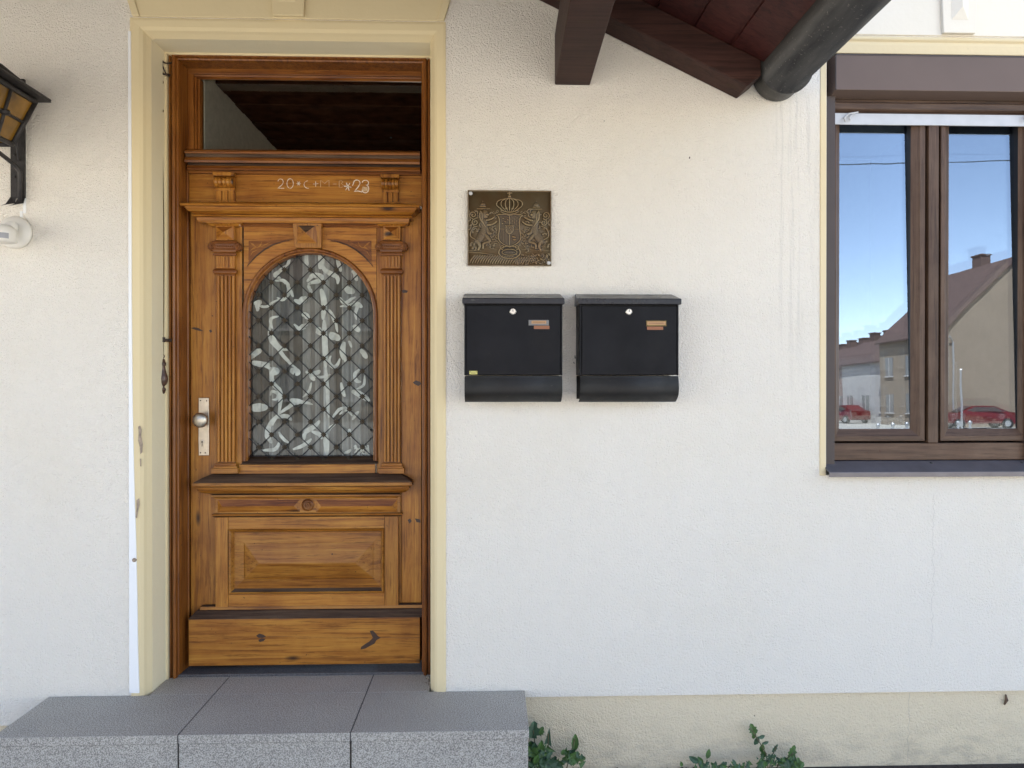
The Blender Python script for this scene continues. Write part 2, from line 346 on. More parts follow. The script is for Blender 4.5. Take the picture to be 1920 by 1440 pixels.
    def ribbon(s, pts, wd, y, th=.0):             # flat stroke in the facade plane: pts (x,z), wd per point
        ww = wd if isinstance(wd, (list, tuple)) else [wd]*len(pts); P = []
        for i, (x, z) in enumerate(pts):
            a = pts[max(i-1, 0)]; b = pts[min(i+1, len(pts)-1)]; dx, dz = b[0]-a[0], b[1]-a[1]; L = math.hypot(dx, dz) or 1
            nx, nz = -dz/L*ww[i]/2, dx/L*ww[i]/2
            yy = y(x) if callable(y) else y
            P += [(x+nx, yy, z+nz), (x-nx, yy, z-nz)]
        return s.poly(P, [(2*i, 2*i+1, 2*i+3, 2*i+2) for i in range(len(pts)-1)])
    def build(s, name, mats, parent=None, bevel=0., smooth=False, seg=2, loc=None, weld=False):
        if not isinstance(mats, (list, tuple)): mats = [mats]
        off = Vector((0, 0, 0)); q = parent
        while q is not None: off += q.location; q = q.parent
        base = loc
        if base is None and parent is None:
            a = np.array(s.v); base = ((a[:, 0].min()+a[:, 0].max())/2, (a[:, 1].min()+a[:, 1].max())/2, a[:, 2].min())
            if s.__dict__.get('origin0'): base = (0, 0, 0)
        elif base is None: base = (0, 0, 0)
        base = Vector(base)
        me = bpy.data.meshes.new(name); me.from_pydata([tuple(Vector(p)-off-base) for p in s.v], [], s.f)
        for mt in mats: me.materials.append(M[mt] if isinstance(mt, str) else mt)
        me.polygons.foreach_set('material_index', s.m)
        if smooth: me.polygons.foreach_set('use_smooth', [True]*len(s.f))
        me.update()
        import bmesh
        bm = bmesh.new(); bm.from_mesh(me)
        if weld: bmesh.ops.remove_doubles(bm, verts=bm.verts, dist=1e-5)
        bmesh.ops.recalc_face_normals(bm, faces=bm.faces); bm.to_mesh(me); bm.free()
        ob = bpy.data.objects.new(name, me); C.objects.link(ob); ob.location = base
        if parent is not None: ob.parent = parent
        if bevel:
            bv = ob.modifiers.new('bevel', 'BEVEL'); bv.width = bevel; bv.segments = seg; bv.limit_method = 'ANGLE'; bv.angle_limit = R(35)
        return ob
def tag(o, label=None, cat=None, group=None, kind=None):
    for k, v in (('label', label), ('category', cat), ('group', group), ('kind', kind)):
        if v: o[k] = v
    return o
def empty(name, loc, label, cat, group=None, rz=0):
    o = bpy.data.objects.new(name, None); C.objects.link(o); o.location = loc; o.rotation_euler = (0, 0, rz); o.empty_display_size = .1
    return tag(o, label, cat, group)
def copy_tree(o, parent=None):
    c = o.copy(); C.objects.link(c)
    if parent is not None: c.parent = parent
    for ch in [x for x in bpy.data.objects if x.parent == o]: copy_tree(ch, c)
    return c
def arc(cx, cz, r, a0, a1, n): return [(cx+r*math.cos(R(a0+(a1-a0)*i/n)), cz+r*math.sin(R(a0+(a1-a0)*i/n))) for i in range(n+1)]

# ------------------------------------------------------------------ the setting: ground, pavement, road
g = MB(); g.poly([(-400, 60, -.12), (400, 60, -.12), (400, -400, -.12), (-400, -400, -.12)], [(0, 1, 2, 3)]); tag(g.build('ground', 'ground'), kind='structure')
g = MB(); g.box(-40, 40, -2.6, 0.0, -.11, -.036); tag(g.build('pavement', 'pave'), kind='structure')

# ------------------------------------------------------------------ house wall
DX0, DX1 = WX(248, 0), WX(834, 0); DZ1 = WZ(40, 0, 540)
SX0, SX1 = WX(1549, 0), WX(1957, 0); SZ0, SZ1 = WZ(890, 0, 1700), WZ(72, 0, 1700)
PZ = WZ(1301, 0, 1450)                      # lower edge of the white plaster
STZ = WZ(1300, 0, 540)                      # top of the step
house = empty('house', (0, 0, 0), 'white rough plastered house with beige plinth behind the door, mailboxes and window', 'house')
def wall_cells(mb, xs, zs, holes, y0, y1):
    idx = {}
    def vid(i, j):
        if (i, j) not in idx:
            idx[(i, j)] = len(mb.v); mb.v.append((xs[i], y0, zs[j])); mb.v.append((xs[i], y1, zs[j]))
        return idx[(i, j)]
    hol = lambda i, j: i < 0 or j < 0 or i >= len(xs)-1 or j >= len(zs)-1 or any(a <= (xs[i]+xs[i+1])/2 <= b and c <= (zs[j]+zs[j+1])/2 <= d for a, b, c, d in holes)
    for i in range(len(xs)-1):
        for j in range(len(zs)-1):
            if hol(i, j): continue
            a, b, c, d = vid(i, j), vid(i+1, j), vid(i+1, j+1), vid(i, j+1)
            mb.f += [(a, b, c, d), (a+1, d+1, c+1, b+1)]; mb.m += [mb.k]*2
            for (p, q, ii, jj) in ((a, b, i, j-1), (b, c, i+1, j), (c, d, i, j+1), (d, a, i-1, j)):
                if hol(ii, jj): mb.f.append((p, p+1, q+1, q)); mb.m.append(mb.k)
LX = WX(92, 0, 1303)                        # left end of the step
HT = 5.6
mb = MB(); mb.origin0 = True
wall_cells(mb, [-7, LX, DX0, DX1, SX0, SX1, 7], [.19, PZ, SZ0, DZ1, SZ1, HT] if DZ1 < SZ1 else [.19, PZ, SZ0, SZ1, DZ1, HT],
           [(DX0, DX1, 0, DZ1), (SX0, SX1, SZ0, SZ1), (LX, 7, 0, PZ)], 0, .40)
mb.build('wall', 'wall', house)
mb = MB()
mb.box(-7, LX, .012, .40, -.1, .19); mb.box(LX, DX0, .014, .40, -.1, PZ); mb.box(DX1, 7, .014, .40, -.1, PZ)
mb.build('plinth', 'plinth', house)
mb = MB(); mb.box(-7, 7, .40, 8, HT-.25, HT); mb.box(-7, -6.7, .4, 8, -.1, HT-.25); mb.box(6.7, 7, .4, 8, -.1, HT-.25); mb.box(-7, 7, 0.0, 8, HT, HT+.9)
mb.build('roof', 'interior', house)
# hairline crack and specks on the wall
def crack(px0, py0, px1, py1, n, amp, wd, name='crack'):
    pts = []
    for i in range(n+1):
        t = i/n; x, z = W(px0+(px1-px0)*t+random.uniform(-amp, amp), py0+(py1-py0)*t, 0); pts.append((x, z))
    return pts
mb = MB()
for a in ((1752, 925, 1747, 1215, 34, 3.5, .0007), (1462, 620, 1470, 1290, 2, 1, .0001), (838, 655, 860, 690, 6, 3, .0012), (1708, 1300, 1706, 1436, 14, 3, .0010)):
    if a[4] > 3: mb = MB(); mb.ribbon(crack(*a), a[6]*.7, -.0012 if a[1] < 1290 else .0128); mb.build('crack', 'hair', house)
for px, py, s in ((1078, 670, 5), (1076, 680, 3), (1293, 296, 3), (872, 672, 2), (250, 1050, 4), (1110, 640, 2)):
    x, z = W(px, py, 0); mb = MB(); mb.ribbon([(x+(random.random()-.5)*.004, z+k*.0018) for k in range(-s//2, s)], [.002+.002*random.random() for k in range(-s//2, s)], -.0015); mb.build('stain', 'knot', house)

# door surround: stepped yellow limewash around the recess
mb = MB()
path = [(DX0, 0.0, 1, 0), (DX0, DZ1, 1, -1), (DX1, DZ1, -1, -1), (DX1, 0.0, -1, 0)]
pr = [(-.004, .02), (-.004, -.004), (.006, -.006), (.018, -.005), (.030, -.004), (.041, .004), (.047, .016), (.056, .030), (.0585, .034)]
mb.sweep(path, pr)
mb.mat(1).sweep(path, [(.0585, .034), (.0605, .142)])
mb.mat(0).sweep(path, [(.0605, .142), (.0635, .145), (.0675, .145), (.069, .22)])
sur = mb.build('door_surround', ['surround', 'surround_reveal'], house)
# white strip where the new plaster meets the surround (left)
mb = MB()
zs = [WZ(y, 0, 245) for y in (60, 300, 560, 760, 900, 1000, 1120, 1220, 1298)]; ws = [.008, .010, .010, .014, .020, .027, .031, .035, .040]
P = []
for z, wv in zip(zs, ws):
    j = random.uniform(-.001, .001); P += [(DX0-.004-.006, .01, z), (DX0-.004-.006, -.0075, z), (DX0-.004+wv*.9+j-.004, -.0085, z), (DX0-.004+wv*.9+j, .01, z)]
mb.poly(P, [(i*4+j, i*4+j+1, i*4+j+5, i*4+j+4) for i in range(len(zs)-1) for j in range(3)])
mb.build('filler_strip', 'bluewhite', sur)
for ring in ([(259, 800), (263, 798), (266, 806), (265, 818), (268, 832), (267, 848), (263, 852), (262, 838), (259, 826), (260, 812)], [(256, 938), (261, 934), (262, 946), (259, 958), (257, 972), (254, 970), (256, 955)], [(262, 860), (265, 860), (265, 875), (263, 874)]):
    pe = MB(); pe.poly([(W(a, b, -.007)[0], -.0072, W(a, b, -.007)[1]) for a, b in ring], [tuple(range(len(ring)))]); pe.build('peeled_patch', 'peel', sur)
a, b = W(252, 1050, -.008); pe = MB(); pe.lathe((a, -.004, b), [(.008, 0), (.008, -.006), (.004, -.009), (.0005, -.009)], 'y', 14); pe.build('wall_plug', 'peel', sur)
# splayed lintel over the door with a keystone
def lintel(xa, xb, z0, z1, splay, keyc, keyw, mat, parent, ymain=-.006):
    m_ = MB(); h = z1-z0; e = .028
    m_.hull8([(xa, ymain, z0), (xb, ymain, z0), (xb+splay*h, ymain, z1), (xa-splay*h, ymain, z1)], [(xa, .02, z0), (xb, .02, z0), (xb+splay*h, .02, z1), (xa-splay*h, .02, z1)])
    for sgn, xx in ((-1, xa), (1, xb)):
        a = xx; b = xx-sgn*e
        q = [(a, ymain-.007, z0), (b, ymain-.007, z0), (b+sgn*splay*h, ymain-.007, z1), (a+sgn*splay*h, ymain-.007, z1)]
        m_.hull8(q, [(p[0], ymain+.002, p[2]) for p in q])
    o = m_.build('lintel', mat, parent, bevel=.003)
    k = MB(); kw = keyw/2
    def q(s0, s1, y, zz0, zz1): return [(keyc-s0, y, zz0), (keyc+s0, y, zz0), (keyc+s1, y, zz1), (keyc-s1, y, zz1)]
    k.hull8(q(kw, kw*1.25, ymain-.016, z0+.004, z1), q(kw, kw*1.25, ymain+.004, z0+.004, z1))
    k.build('keystone', mat, o, bevel=.003)
    k = MB(); a = q(kw*.52, kw*.6, ymain-.0165, z0+.055, z1-.08); c = [(keyc, ymain-.034, z0+.10), (keyc, ymain-.034, z1-.14)]
    k.poly(a+c, [(0, 1, 4), (1, 2, 5, 4), (2, 3, 5), (3, 0, 4, 5)])
    k.build('keystone_relief', mat, o)
    return o
LZ1 = DZ1+.34
lintel(WX(250, 0, 50), WX(833, 0, 50), DZ1+.008, LZ1, .30, WX(543, 0, 20), WX(572, 0)-WX(514, 0), 'surround', sur)
# window surround
mb = MB()
ex = WX(1537, 0)
mb.box(ex, SX0-.002, -.004, .03, SZ0-.002, SZ1+.004); mb.box(SX1+.002, SX1+(SX0-ex), -.004, .03, SZ0, SZ1+.004)
zt = WZ(70, 0, 1700); zb = WZ(98, 0, 1700)
mb.mat(0).prism([(.012, zt+.002), (.016, zt-.006), (.014, zt-.012), (.006, zt-.018), (.008, zt-.030), (.004, zb-.004)], ex+.01, SX1+.02, .010, .5)
ws_ = mb.build('window_surround', ['creamy', 'cream'], house, bevel=.002)
wl_ = lintel(WX(1539, 0, 60), WX(1965, 0, 60), SZ1+.010, SZ1+.42, .30, WX(1793, 0, 40), WX(1823, 0)-WX(1763, 0), 'cream', ws_)

# ------------------------------------------------------------------ rooms behind the door and the window
hall = MB()
hx0, hx1 = WX(392, .35, 155), -.1
hz = WZ(152, .33, 600)+.02
hall.box(hx0-.05, hx0, .305, 6.5, 0.2, 4)  # far end left open, unseen, so sky light brightens the hall
hall.box(hx1, hx1+.05, .305, 6.5, 0.2, 4)
hall.box(hx0-.3, hx1+.3, .42, 6.5, .2, .28)
ho = hall.build('hallway', 'interior'); tag(ho, 'dim plastered hallway behind the transom glass of the wooden door', 'hallway')
c = MB()
for k in range(30): c.box(hx0+.001, hx1-.001, .42+k*.12, .42+k*.12+.112, hz+.004*(k % 2), hz+.02)
c.box(hx0+.001, hx1-.001, .42, 6.5, hz+.021, hz+.05)
c.build('board_ceiling', 'ceiling', ho)
c = MB(); lx, lz = W(733, 232, 1.1)
c.lathe((lx, 1.1, lz), [(.0, -.0), (.05, .01), (.065, .05), (.06, .09), (.02, .12), (.006, .13), (.006, hz-lz)], 'z', 16)
tag(c.build('pendant_lamp', 'black', smooth=True), 'dark globe pendant lamp hanging from the hallway ceiling', 'lamp')
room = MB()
room.box(SX0-.6, SX1+.6, 2.4, 2.45, .3, 3.2); room.box(SX0-.65, SX0-.6, .41, 2.4, .3, 3.2); room.box(SX1+.6, SX1+.65, .41, 2.4, .3, 3.2); room.box(SX0-.6, SX1+.6, .41, 2.4, .3, .35); room.box(SX0-.6, SX1+.6, .41, 2.4, 3.15, 3.2); room.box(SX1-.012, SX1-.001, .125, .41, SZ0+.01, SZ1-.01); room.box(SX0+.001, SX0+.012, .125, .41, SZ0+.01, SZ1-.01); room.box(SX0+.013, SX1-.013, .125, .41, SZ0+.001, SZ0+.012)  # last boxes are dark linings added to hide the lit reveals
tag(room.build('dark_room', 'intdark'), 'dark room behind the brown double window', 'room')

# ------------------------------------------------------------------ front door
YF, YL = .155, .25
FX0, FX1 = WX(316, YF), WX(807, YF, 500); FZ1 = WZ(96, YF, 560); 
door = empty('front_door', ((FX0+FX1)/2, YF, STZ), 'carved varnished pine door with arched latticed window and transom, above the granite step', 'door')
# frame: three-sided, moulded
fr = MB(); zb0 = STZ+.001
path = [(FX0, zb0, 1, 0), (FX0, FZ1, 1, -1), (FX1, FZ1, -1, -1), (FX1, zb0, -1, 0)]
fr.sweep(path, [(0, .20), (0, YF+.006), (.004, YF), (.009, YF), (.0105, YF+.012), (.013, YF+.012), (.016, YF-.004), (.022, YF-.008), (.028, YF-.003), (.031, YF+.010), (.036, YF+.012), (.038, YF+.03), (.040, YL-.008), (.043, YL-.006), (.046, YL+.06)])
fr.box(FX0, FX0+.052, YL+.062, YL+.075, zb0, FZ1); fr.box(FX1-.052, FX1, YL+.062, YL+.075, zb0, FZ1); fr.box(FX0+.052, FX1-.052, YL+.062, YL+.075, FZ1-.05, FZ1)
fr.build('door_frame', 'rz', door)
IX0, IX1 = FX0+.044, FX1-.044
def pxr(px0, px1, py0, py1, Y): return rect(px0, px1, py0, py1, Y)
# transom light
tz0 = WZ(288, YL, 575); tz1 = WZ(151, YL+.01, 575)
tx0 = WX(375, YL+.01, 220); tx1 = IX1+.002
hr = MB(); hr.box(IX0, IX1, YL-.012, YL+.05, tz1+.014, FZ1-.036)
hr.prism([(.004, tz1+.020), (.018, tz1+.014), (.016, tz1+.007), (.006, tz1)], IX0, IX1, YL+.012, 0)
hr.build('transom_head', 'rx', door, bevel=.002)
ts = MB(); ts.box(IX0, tx0-.018, YL-.012, YL+.05, tz0, tz1+.014); ts.box(tx0-.018, tx0-.010, YL+.000, YL+.05, tz0, tz1+.006); ts.box(tx0-.010, tx0, YL+.010, YL+.05, tz0, tz1+.004)
ts.build('transom_stile', 'rz', door, bevel=.002)
tgl = MB(); tgl.poly([(tx0-.002, YL+.03, tz0-.01), (IX1, YL+.03, tz0-.01), (IX1, YL+.03, tz1+.01), (tx0-.002, YL+.03, tz1+.01)], [(0, 1, 2, 3)])
tgl.build('transom_glass', 'clear', door)
# transom sill moulding
z = lambda py, Y=YL-.05: WZ(py, Y, 570)
sx0, sx1 = IX0+.004, IX1-.004
q_ = PX
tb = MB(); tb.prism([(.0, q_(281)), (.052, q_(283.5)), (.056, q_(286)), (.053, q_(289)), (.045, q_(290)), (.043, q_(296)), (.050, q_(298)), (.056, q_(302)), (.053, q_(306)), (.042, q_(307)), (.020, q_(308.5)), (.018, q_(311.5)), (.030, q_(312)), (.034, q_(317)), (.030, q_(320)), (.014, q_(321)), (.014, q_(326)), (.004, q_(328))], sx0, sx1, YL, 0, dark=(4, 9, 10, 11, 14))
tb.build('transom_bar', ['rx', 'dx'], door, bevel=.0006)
# frieze board with chalk writing
fz0, fz1 = WZ(386, YL, 570), WZ(324, YL, 570)
fb = MB(); fb.box(IX0+.001, IX1-.001, YL, YL+.04, fz0, fz1); fo = fb.build('frieze_board', 'wx', door)
f2 = MB(); 
for a, b in ((352, 358), (749, 755)):
    pass
# chalk strokes (points in photo pixels)
def stroke(mbx, pts, wd, Y):
    mbx.ribbon([W(px, py, Y) for px, py in pts], [wd*random.uniform(.6, 1.25) for _ in pts], Y)
def earc(cx, cy, rx, ry, a0, a1, n=14): return [(cx+rx*math.cos(R(a0+(a1-a0)*i/n)), cy+ry*math.sin(R(a0+(a1-a0)*i/n))) for i in range(n+1)]
YC = YL-.0008; ch = MB()
stroke(ch, earc(526, 341, 5, 5.5, 190, 370)+[(530, 345), (526, 349), (521, 353), (527, 353), (533, 353)], .0026, YC)
stroke(ch, earc(544, 344, 6, 9, 0, 360, 20), .0026, YC)
for a in (0, 60, 120): stroke(ch, [(560-4*math.cos(R(a)), 344-4*math.sin(R(a))), (560, 344), (560+4*math.cos(R(a)), 344+4*math.sin(R(a)))], .002, YC)
stroke(ch, earc(578, 346, 8, 7, 265, 80), .0024, YC)
stroke(ch, [(587, 345), (592, 345), (597, 344)], .002, YC); stroke(ch, [(592, 340), (592, 345), (592, 350)], .002, YC)
ch.mat(1)
stroke(ch, [(601, 351), (601, 344), (601, 338), (605, 341), (609, 344), (613, 340), (617, 338), (617, 344), (617, 350)], .0022, YC)
stroke(ch, [(624, 345), (628, 345), (632, 345)], .002, YC)
stroke(ch, [(636, 351), (636, 345), (636, 339), (641, 339), (643, 341), (640, 344), (644, 347), (642, 351), (636, 351)], .0022, YC)
ch.mat(0)
for a in (8, 68, 125): stroke(ch, [(652-7*math.cos(R(a)), 350-8*math.sin(R(a))), (652, 350), (652+7*math.cos(R(a)), 350+8*math.sin(R(a)))], .0034, YC)
stroke(ch, [(661, 348)]+earc(669, 343, 6, 5.5, 180, 380)+[(672, 350), (667, 356), (664, 359), (671, 358), (679, 360)], .0036, YC)
stroke(ch, earc(685, 343, 6, 5, 185, 430)+earc(685, 354, 6.5, 7.5, 280, 520), .0036, YC)
ch.mat(1); stroke(ch, [(679, 353), (685, 355), (690, 354)], .018, YC+.0003)
ch.build('chalk_writing', ['chalk', 'chalkfaint'], fo)
# scrolled corbels
def corbel(px0, px1, py0, py1):
    x0, x1, z0, z1 = pxr(px0, px1, py0, py1, YL-.02); w_ = x1-x0; h = z1-z0; m_ = MB()
    m_.box(x0-.003, x1+.003, YL-.040, YL, z1-.12*h, z1)
    m_.mat(1).box(x0+.004, x1-.002, YL-.010, YL, z0, z1-.12*h); m_.mat(0)  # darker backing deepens the flutes by colour
    n = 5
    for i in range(n):
        a = x0+w_*i/n; b = x0+w_*(i+1)/n-.0015
        pr_ = [(.030*math.sin(t)*1.0, z1-.12*h-.38*h*(1-math.cos(t))/2) for t in [math.pi*k/8 for k in range(9)]]
        pts = []
        for o, zz in pr_: pts += [(a, YL-.010-o, zz), ((a+b)/2, YL-.013-o, zz), (b, YL-.010-o, zz)]
        m_.poly(pts, [(k*3+j, k*3+j+1, k*3+j+4, k*3+j+3) for k in range(8) for j in range(2)])
        m_.poly([(a, YL-.01, z1-.12*h)]+[pts[k*3] for k in range(9)], [tuple(range(10))]); m_.poly([(b, YL-.01, z1-.12*h)]+[pts[k*3+2] for k in range(9)], [tuple(range(10))])
    m_.box(x0+.001, x1-.001, YL-.020, YL, z1-.60*h, z1-.50*h)
    for i in range(3):
        a = x0+.004+(w_-.006)*i/3; m_.box(a, a+(w_-.006)/3-.0035, YL-.018, YL, z0+.06*h, z0+.46*h)
    m_.box(x0+.002, x1, YL-.017, YL, z0, z0+.06*h)
    m_.build('corbel', ['wz', 'rz'], door, bevel=.0012)
corbel(403, 440, 325, 379); corbel(716, 748, 329, 381)
# leaf: stiles and plate around the arched light
lz0 = WZ(1247, YL-.03, 570); lz1 = z(384)
AX, AZ = W(582, 591, YL); AR = WX(700, YL, 590)-AX
wz0 = WZ(864, YL, 580)
leaf = MB()
o0, o1 = IX0+.003, IX1-.003
n = 36
inner = [(AX-AR, wz0)]+[(AX-AR, AZ)]+[(AX+AR*math.cos(math.pi*(1-i/n)), AZ+AR*math.sin(math.pi*(1-i/n))) for i in range(1, n)]+[(AX+AR, AZ), (AX+AR, wz0)]
pw0, pw1, pt = WX(454, YL, 700), WX(706, YL, 700), lz1
def outp(x, zc):
    dx, dz = x-AX, zc-AZ
    if dz <= 0: return (pw0 if dx < 0 else pw1, zc)
    k = min((pw1-AX)/abs(dx) if abs(dx) > 1e-6 else 1e9, (pt-AZ)/dz); return (AX+dx*k, AZ+dz*k)
# add exact corner directions
ang = sorted(set([math.pi*i/n for i in range(n+1)]+[math.atan2(pt-AZ, pw1-AX), math.atan2(pt-AZ, pw0-AX)]))[::-1]
inner = [(AX-AR, wz0)]+[(AX+AR*math.cos(a), AZ+AR*math.sin(a)) for a in ang]+[(AX+AR, wz0)]
outer = [(pw0, wz0)]+[outp(x, zz) for x, zz in inner[1:-1]]+[(pw1, wz0)]
P = []
for (x, zz), (a, b) in zip(inner, outer): P += [(x, YL, zz), (a, YL, b), (x, YL+.045, zz)]
leaf.poly(P, [(3*i, 3*i+1, 3*i+4, 3*i+3) for i in range(len(inner)-1)]+[(3*i, 3*i+3, 3*i+5, 3*i+2) for i in range(len(inner)-1)])
leaf.build('window_plate', 'wx', door)
st = MB(); st.box(o0, WX(404, YL, 700), YL+.004, YL+.045, lz0, lz1); st.build('leaf_stile', 'wz', door, bevel=.002)
st = MB(); st.box(WX(404, YL, 700)+.001, pw0-.001, YL+.001, YL+.045, lz0, lz1); st.build('inner_stile', 'wz', door, bevel=.001)
st = MB(); st.box(WX(752, YL, 700), o1, YL+.004, YL+.045, lz0, lz1); st.build('leaf_stile', 'wz', door, bevel=.002)
st = MB(); st.box(pw1+.001, WX(752, YL, 700)-.001, YL+.001, YL+.045, lz0, lz1); st.build('inner_stile', 'wz', door, bevel=.001)
# arch moulding
path = []
for i, (x, zz) in enumerate(inner):
    if i == 0 or i == len(inner)-1: path.append((x, zz, -1 if i == 0 else 1, 0))
    else: L = AR; path.append((x, zz, (x-AX)/L, (zz-AZ)/L))
am = MB(); am.sweep(path, [(-.002, YL+.045), (-.002, YL+.012), (.002, YL+.004), (.003, YL-.006), (.009, YL-.013), (.015, YL-.012), (.019, YL-.004), (.020, YL+.001)])
am.build('arch_moulding', 'rz', door, smooth=True)
# engraved arc and spandrel carvings
def spandrel(sg):
    m_ = MB()
    cxp = lambda px: px if sg < 0 else 1163-px
    corner = (cxp(467), 452)
    ring = [(cxp(a), b) for a, b in ((467, 452), (503, 452), (512, 450), (530, 449), (547, 452), (530, 455), (512, 461), (496, 470), (482, 480), (472, 490), (463, 500), (467, 488))]
    pts = [W(a, b, YL) for a, b in ring]
    m_.poly([(x, YL-.0008, zz) for x, zz in pts], [tuple(range(len(pts)))])
    for q in ([(467, 452), (500, 451.5), (520, 450), (548, 449)], [(467, 452), (467, 470), (466, 488)],):
        m_.ribbon([W(cxp(a), b, YL) for a, b in q], .0022, YL-.0022)
    m_.mat(2).ribbon([W(cxp(a), b, YL) for a, b in ((549, 449), (530, 453), (512, 459), (496, 468), (480, 481), (470, 492), (463, 501))], [.001, .004, .006, .007, .006, .004, .001], YL-.0026)
    m_.mat(1)
    for q, wq in (([(469, 454), (474, 458), (481, 464)], [.002, .008, .001]), ([(470, 470), (477, 465), (485, 464)], [.001, .007, .001]), ([(483, 466), (489, 460), (492, 453)], [.001, .007, .001]), ([(470, 480), (474, 473), (483, 469)], [.001, .005, .001]), ([(490, 463), (500, 458), (508, 454)], [.001, .004, .001])):
        m_.ribbon([W(cxp(a), b, YL) for a, b in q], wq, YL-.004)
    m_.build('spandrel_carving', ['rx', 'wx', 'dx'], door)
spandrel(-1); spandrel(1)
# main cornice
co_ = MB(); yb = YL
cx0, cx1 = WX(400, YL, 410), WX(748, YL, 410)
zz = lambda py, Y=YL-.06: WZ(py, Y, 570)
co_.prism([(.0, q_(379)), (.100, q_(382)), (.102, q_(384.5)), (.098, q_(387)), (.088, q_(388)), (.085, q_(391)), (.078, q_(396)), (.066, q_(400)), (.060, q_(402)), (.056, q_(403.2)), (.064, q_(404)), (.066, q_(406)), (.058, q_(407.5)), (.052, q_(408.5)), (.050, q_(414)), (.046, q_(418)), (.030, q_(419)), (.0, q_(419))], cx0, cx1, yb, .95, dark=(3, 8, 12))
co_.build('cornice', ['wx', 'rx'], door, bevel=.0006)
co_ = MB(); co_.box(cx0, cx1, YL-.012, YL, zz(419, YL), zz(414, YL))
co_.prism([(.020, q_(417)), (.020, q_(420)), (.013, q_(420.7)), (.013, q_(423)), (.007, q_(423.7)), (.004, q_(426))], WX(441, YL), WX(716, YL), yb, 0)
co_.build('cornice_bead', 'rx', door, bevel=.0008)
# keystone of the arch
x0, x1, z0, z1 = pxr(549, 603, 415, 464, YL-.03)
k = MB(); e = .007
k.hull8([(x0+e, YL-.022, z0), (x1-e*.6, YL-.022, z0), (x1, YL-.034, z1), (x0, YL-.034, z1)], [(x0+e, YL, z0), (x1-e*.6, YL, z0), (x1, YL, z1), (x0, YL, z1)])
ko = k.build('arch_keystone', 'wz', door, bevel=.0012)
x0, x1, z0, z1 = pxr(557, 594, 421, 456, YL-.03)
k = MB(); k.pyramid(x0, x1, z0, z1, YL-.029, .024); 
for f, mi in zip(range(4), (1, 0, 2, 3)): k.m[f] = mi
k.m = [0, 1, 2, 0]; k.build('diamond_stud', ['wx', 'wz', 'dx'], ko)
# pilasters
def pilaster(c0, c1, ty, sh):
    xc = WX((c0+c1)/2, YL-.02, 600); hw = (WX(c1, YL-.02, 600)-WX(c0, YL-.02, 600))/2
    Z = lambda py: WZ(py+sh, YL-.02, (c0+c1)/2)
    m_ = MB()
    m_.prism([(.045, PX(414)), (.044, PX(418)), (.036, PX(420)), (.032, PX(422)), (.027, PX(424))], xc-hw+.010, xc+hw-.010, YL, 1., pxc=(c0+c1)/2)
    m_.box(xc-hw, xc+hw, YL-.025, YL, Z(451), Z(424))
    m_.box(xc-hw+.001, xc+hw-.001, YL-.018, YL, Z(514), Z(451)); m_.mat(1).box(xc-hw+.002, xc+hw-.002, YL-.010, YL, Z(868), Z(510)); m_.mat(0)  # darker backing between the reeds deepens their grooves by colour
    # necking with flutes
    for i in range(4):
        a = xc-hw+.008+(2*hw-.016)*(i+.5)/4; m_.tube([(a, YL-.018, Z(500)), (a, YL-.019, Z(482))], .0042, 8)
    # fluted shaft: reeds
    nf = 5
    for i in range(nf):
        a = xc-hw+(2*hw)*(i+.5)/nf; rr = hw/nf*.80
        pts = [(a+rr*math.cos(math.pi*t/6), YL-.012-rr*1.3*math.sin(math.pi*t/6)) for t in range(7)]
        m_.poly([(p[0], p[1], zq) for zq in (Z(866), Z(517)) for p in pts], [(t, t+1, t+8, t+7) for t in range(6)]+[tuple(range(7)), tuple(range(7, 14))])
    o = m_.build('pilaster', ['wz', 'rz'], door, bevel=.0006)
    m_ = MB(); m_.pyramid(xc-hw+.004, xc+hw-.004, Z(449), Z(426), YL-.0255, .018); m_.m = [0, 1, 2, 0]; m_.build('diamond_stud', ['wx', 'wz', 'rx'], o)
    m_ = MB()
    m_.prism([(.002, PX(503)), (.010, PX(506)), (.011, PX(509)), (.009, PX(512)), (.004, PX(514))], xc-hw, xc+hw, YL-.018, 1., pxc=(c0+c1)/2); m_.build('ring_band', 'rx', o, bevel=.0008)
    m_ = MB()
    m_.prism([(.002, PX(451)), (.012, PX(452)), (.013, PX(455)), (.009, PX(457)), (.007, PX(466)), (.010, PX(468)), (.008, PX(472)), (.004, PX(474)), (.009, PX(475)), (.009, PX(479)), (.002, PX(480))], xc-hw, xc+hw, YL-.020, 1., pxc=(c0+c1)/2)
    for s_ in (-1, 1):
        cx_ = xc+s_*(hw+.014); cz_ = Z(463)
        for rad, out in ((.0175, .030), (.0125, .036), (.007, .040)):
            m_.lathe((cx_, YL, cz_), [(rad*.85, -out), (rad, -out+.003), (rad, -.004)], 'y', 20)
        m_.lathe((cx_, YL, cz_), [(.004, -.046), (.004, -.03)], 'y', 10)
    for i in range(9):
        a = xc-hw+.004+(2*hw-.008)*(i+.5)/9; m_.lathe((a, YL-.028, Z(462.5)), [(.0012, -.004), (.003, -.001), (.003, .002)], 'y', 8)
    m_.build('ionic_capital', 'rx', o, bevel=.0008)
    m_ = MB()
    m_.prism([(.0, PX(868)), (.006, PX(869)), (.008, PX(872)), (.007, PX(874)), (.012, PX(874.5)), (.013, PX(878)), (.020, PX(878.5)), (.020, PX(888))], xc-hw, xc+hw, YL-.014, .8, pxc=(c0+c1)/2); m_.build('pilaster_base', 'wx', o, bevel=.001)
pilaster(405, 440, 0, 0); pilaster(718, 751, 0, 0)
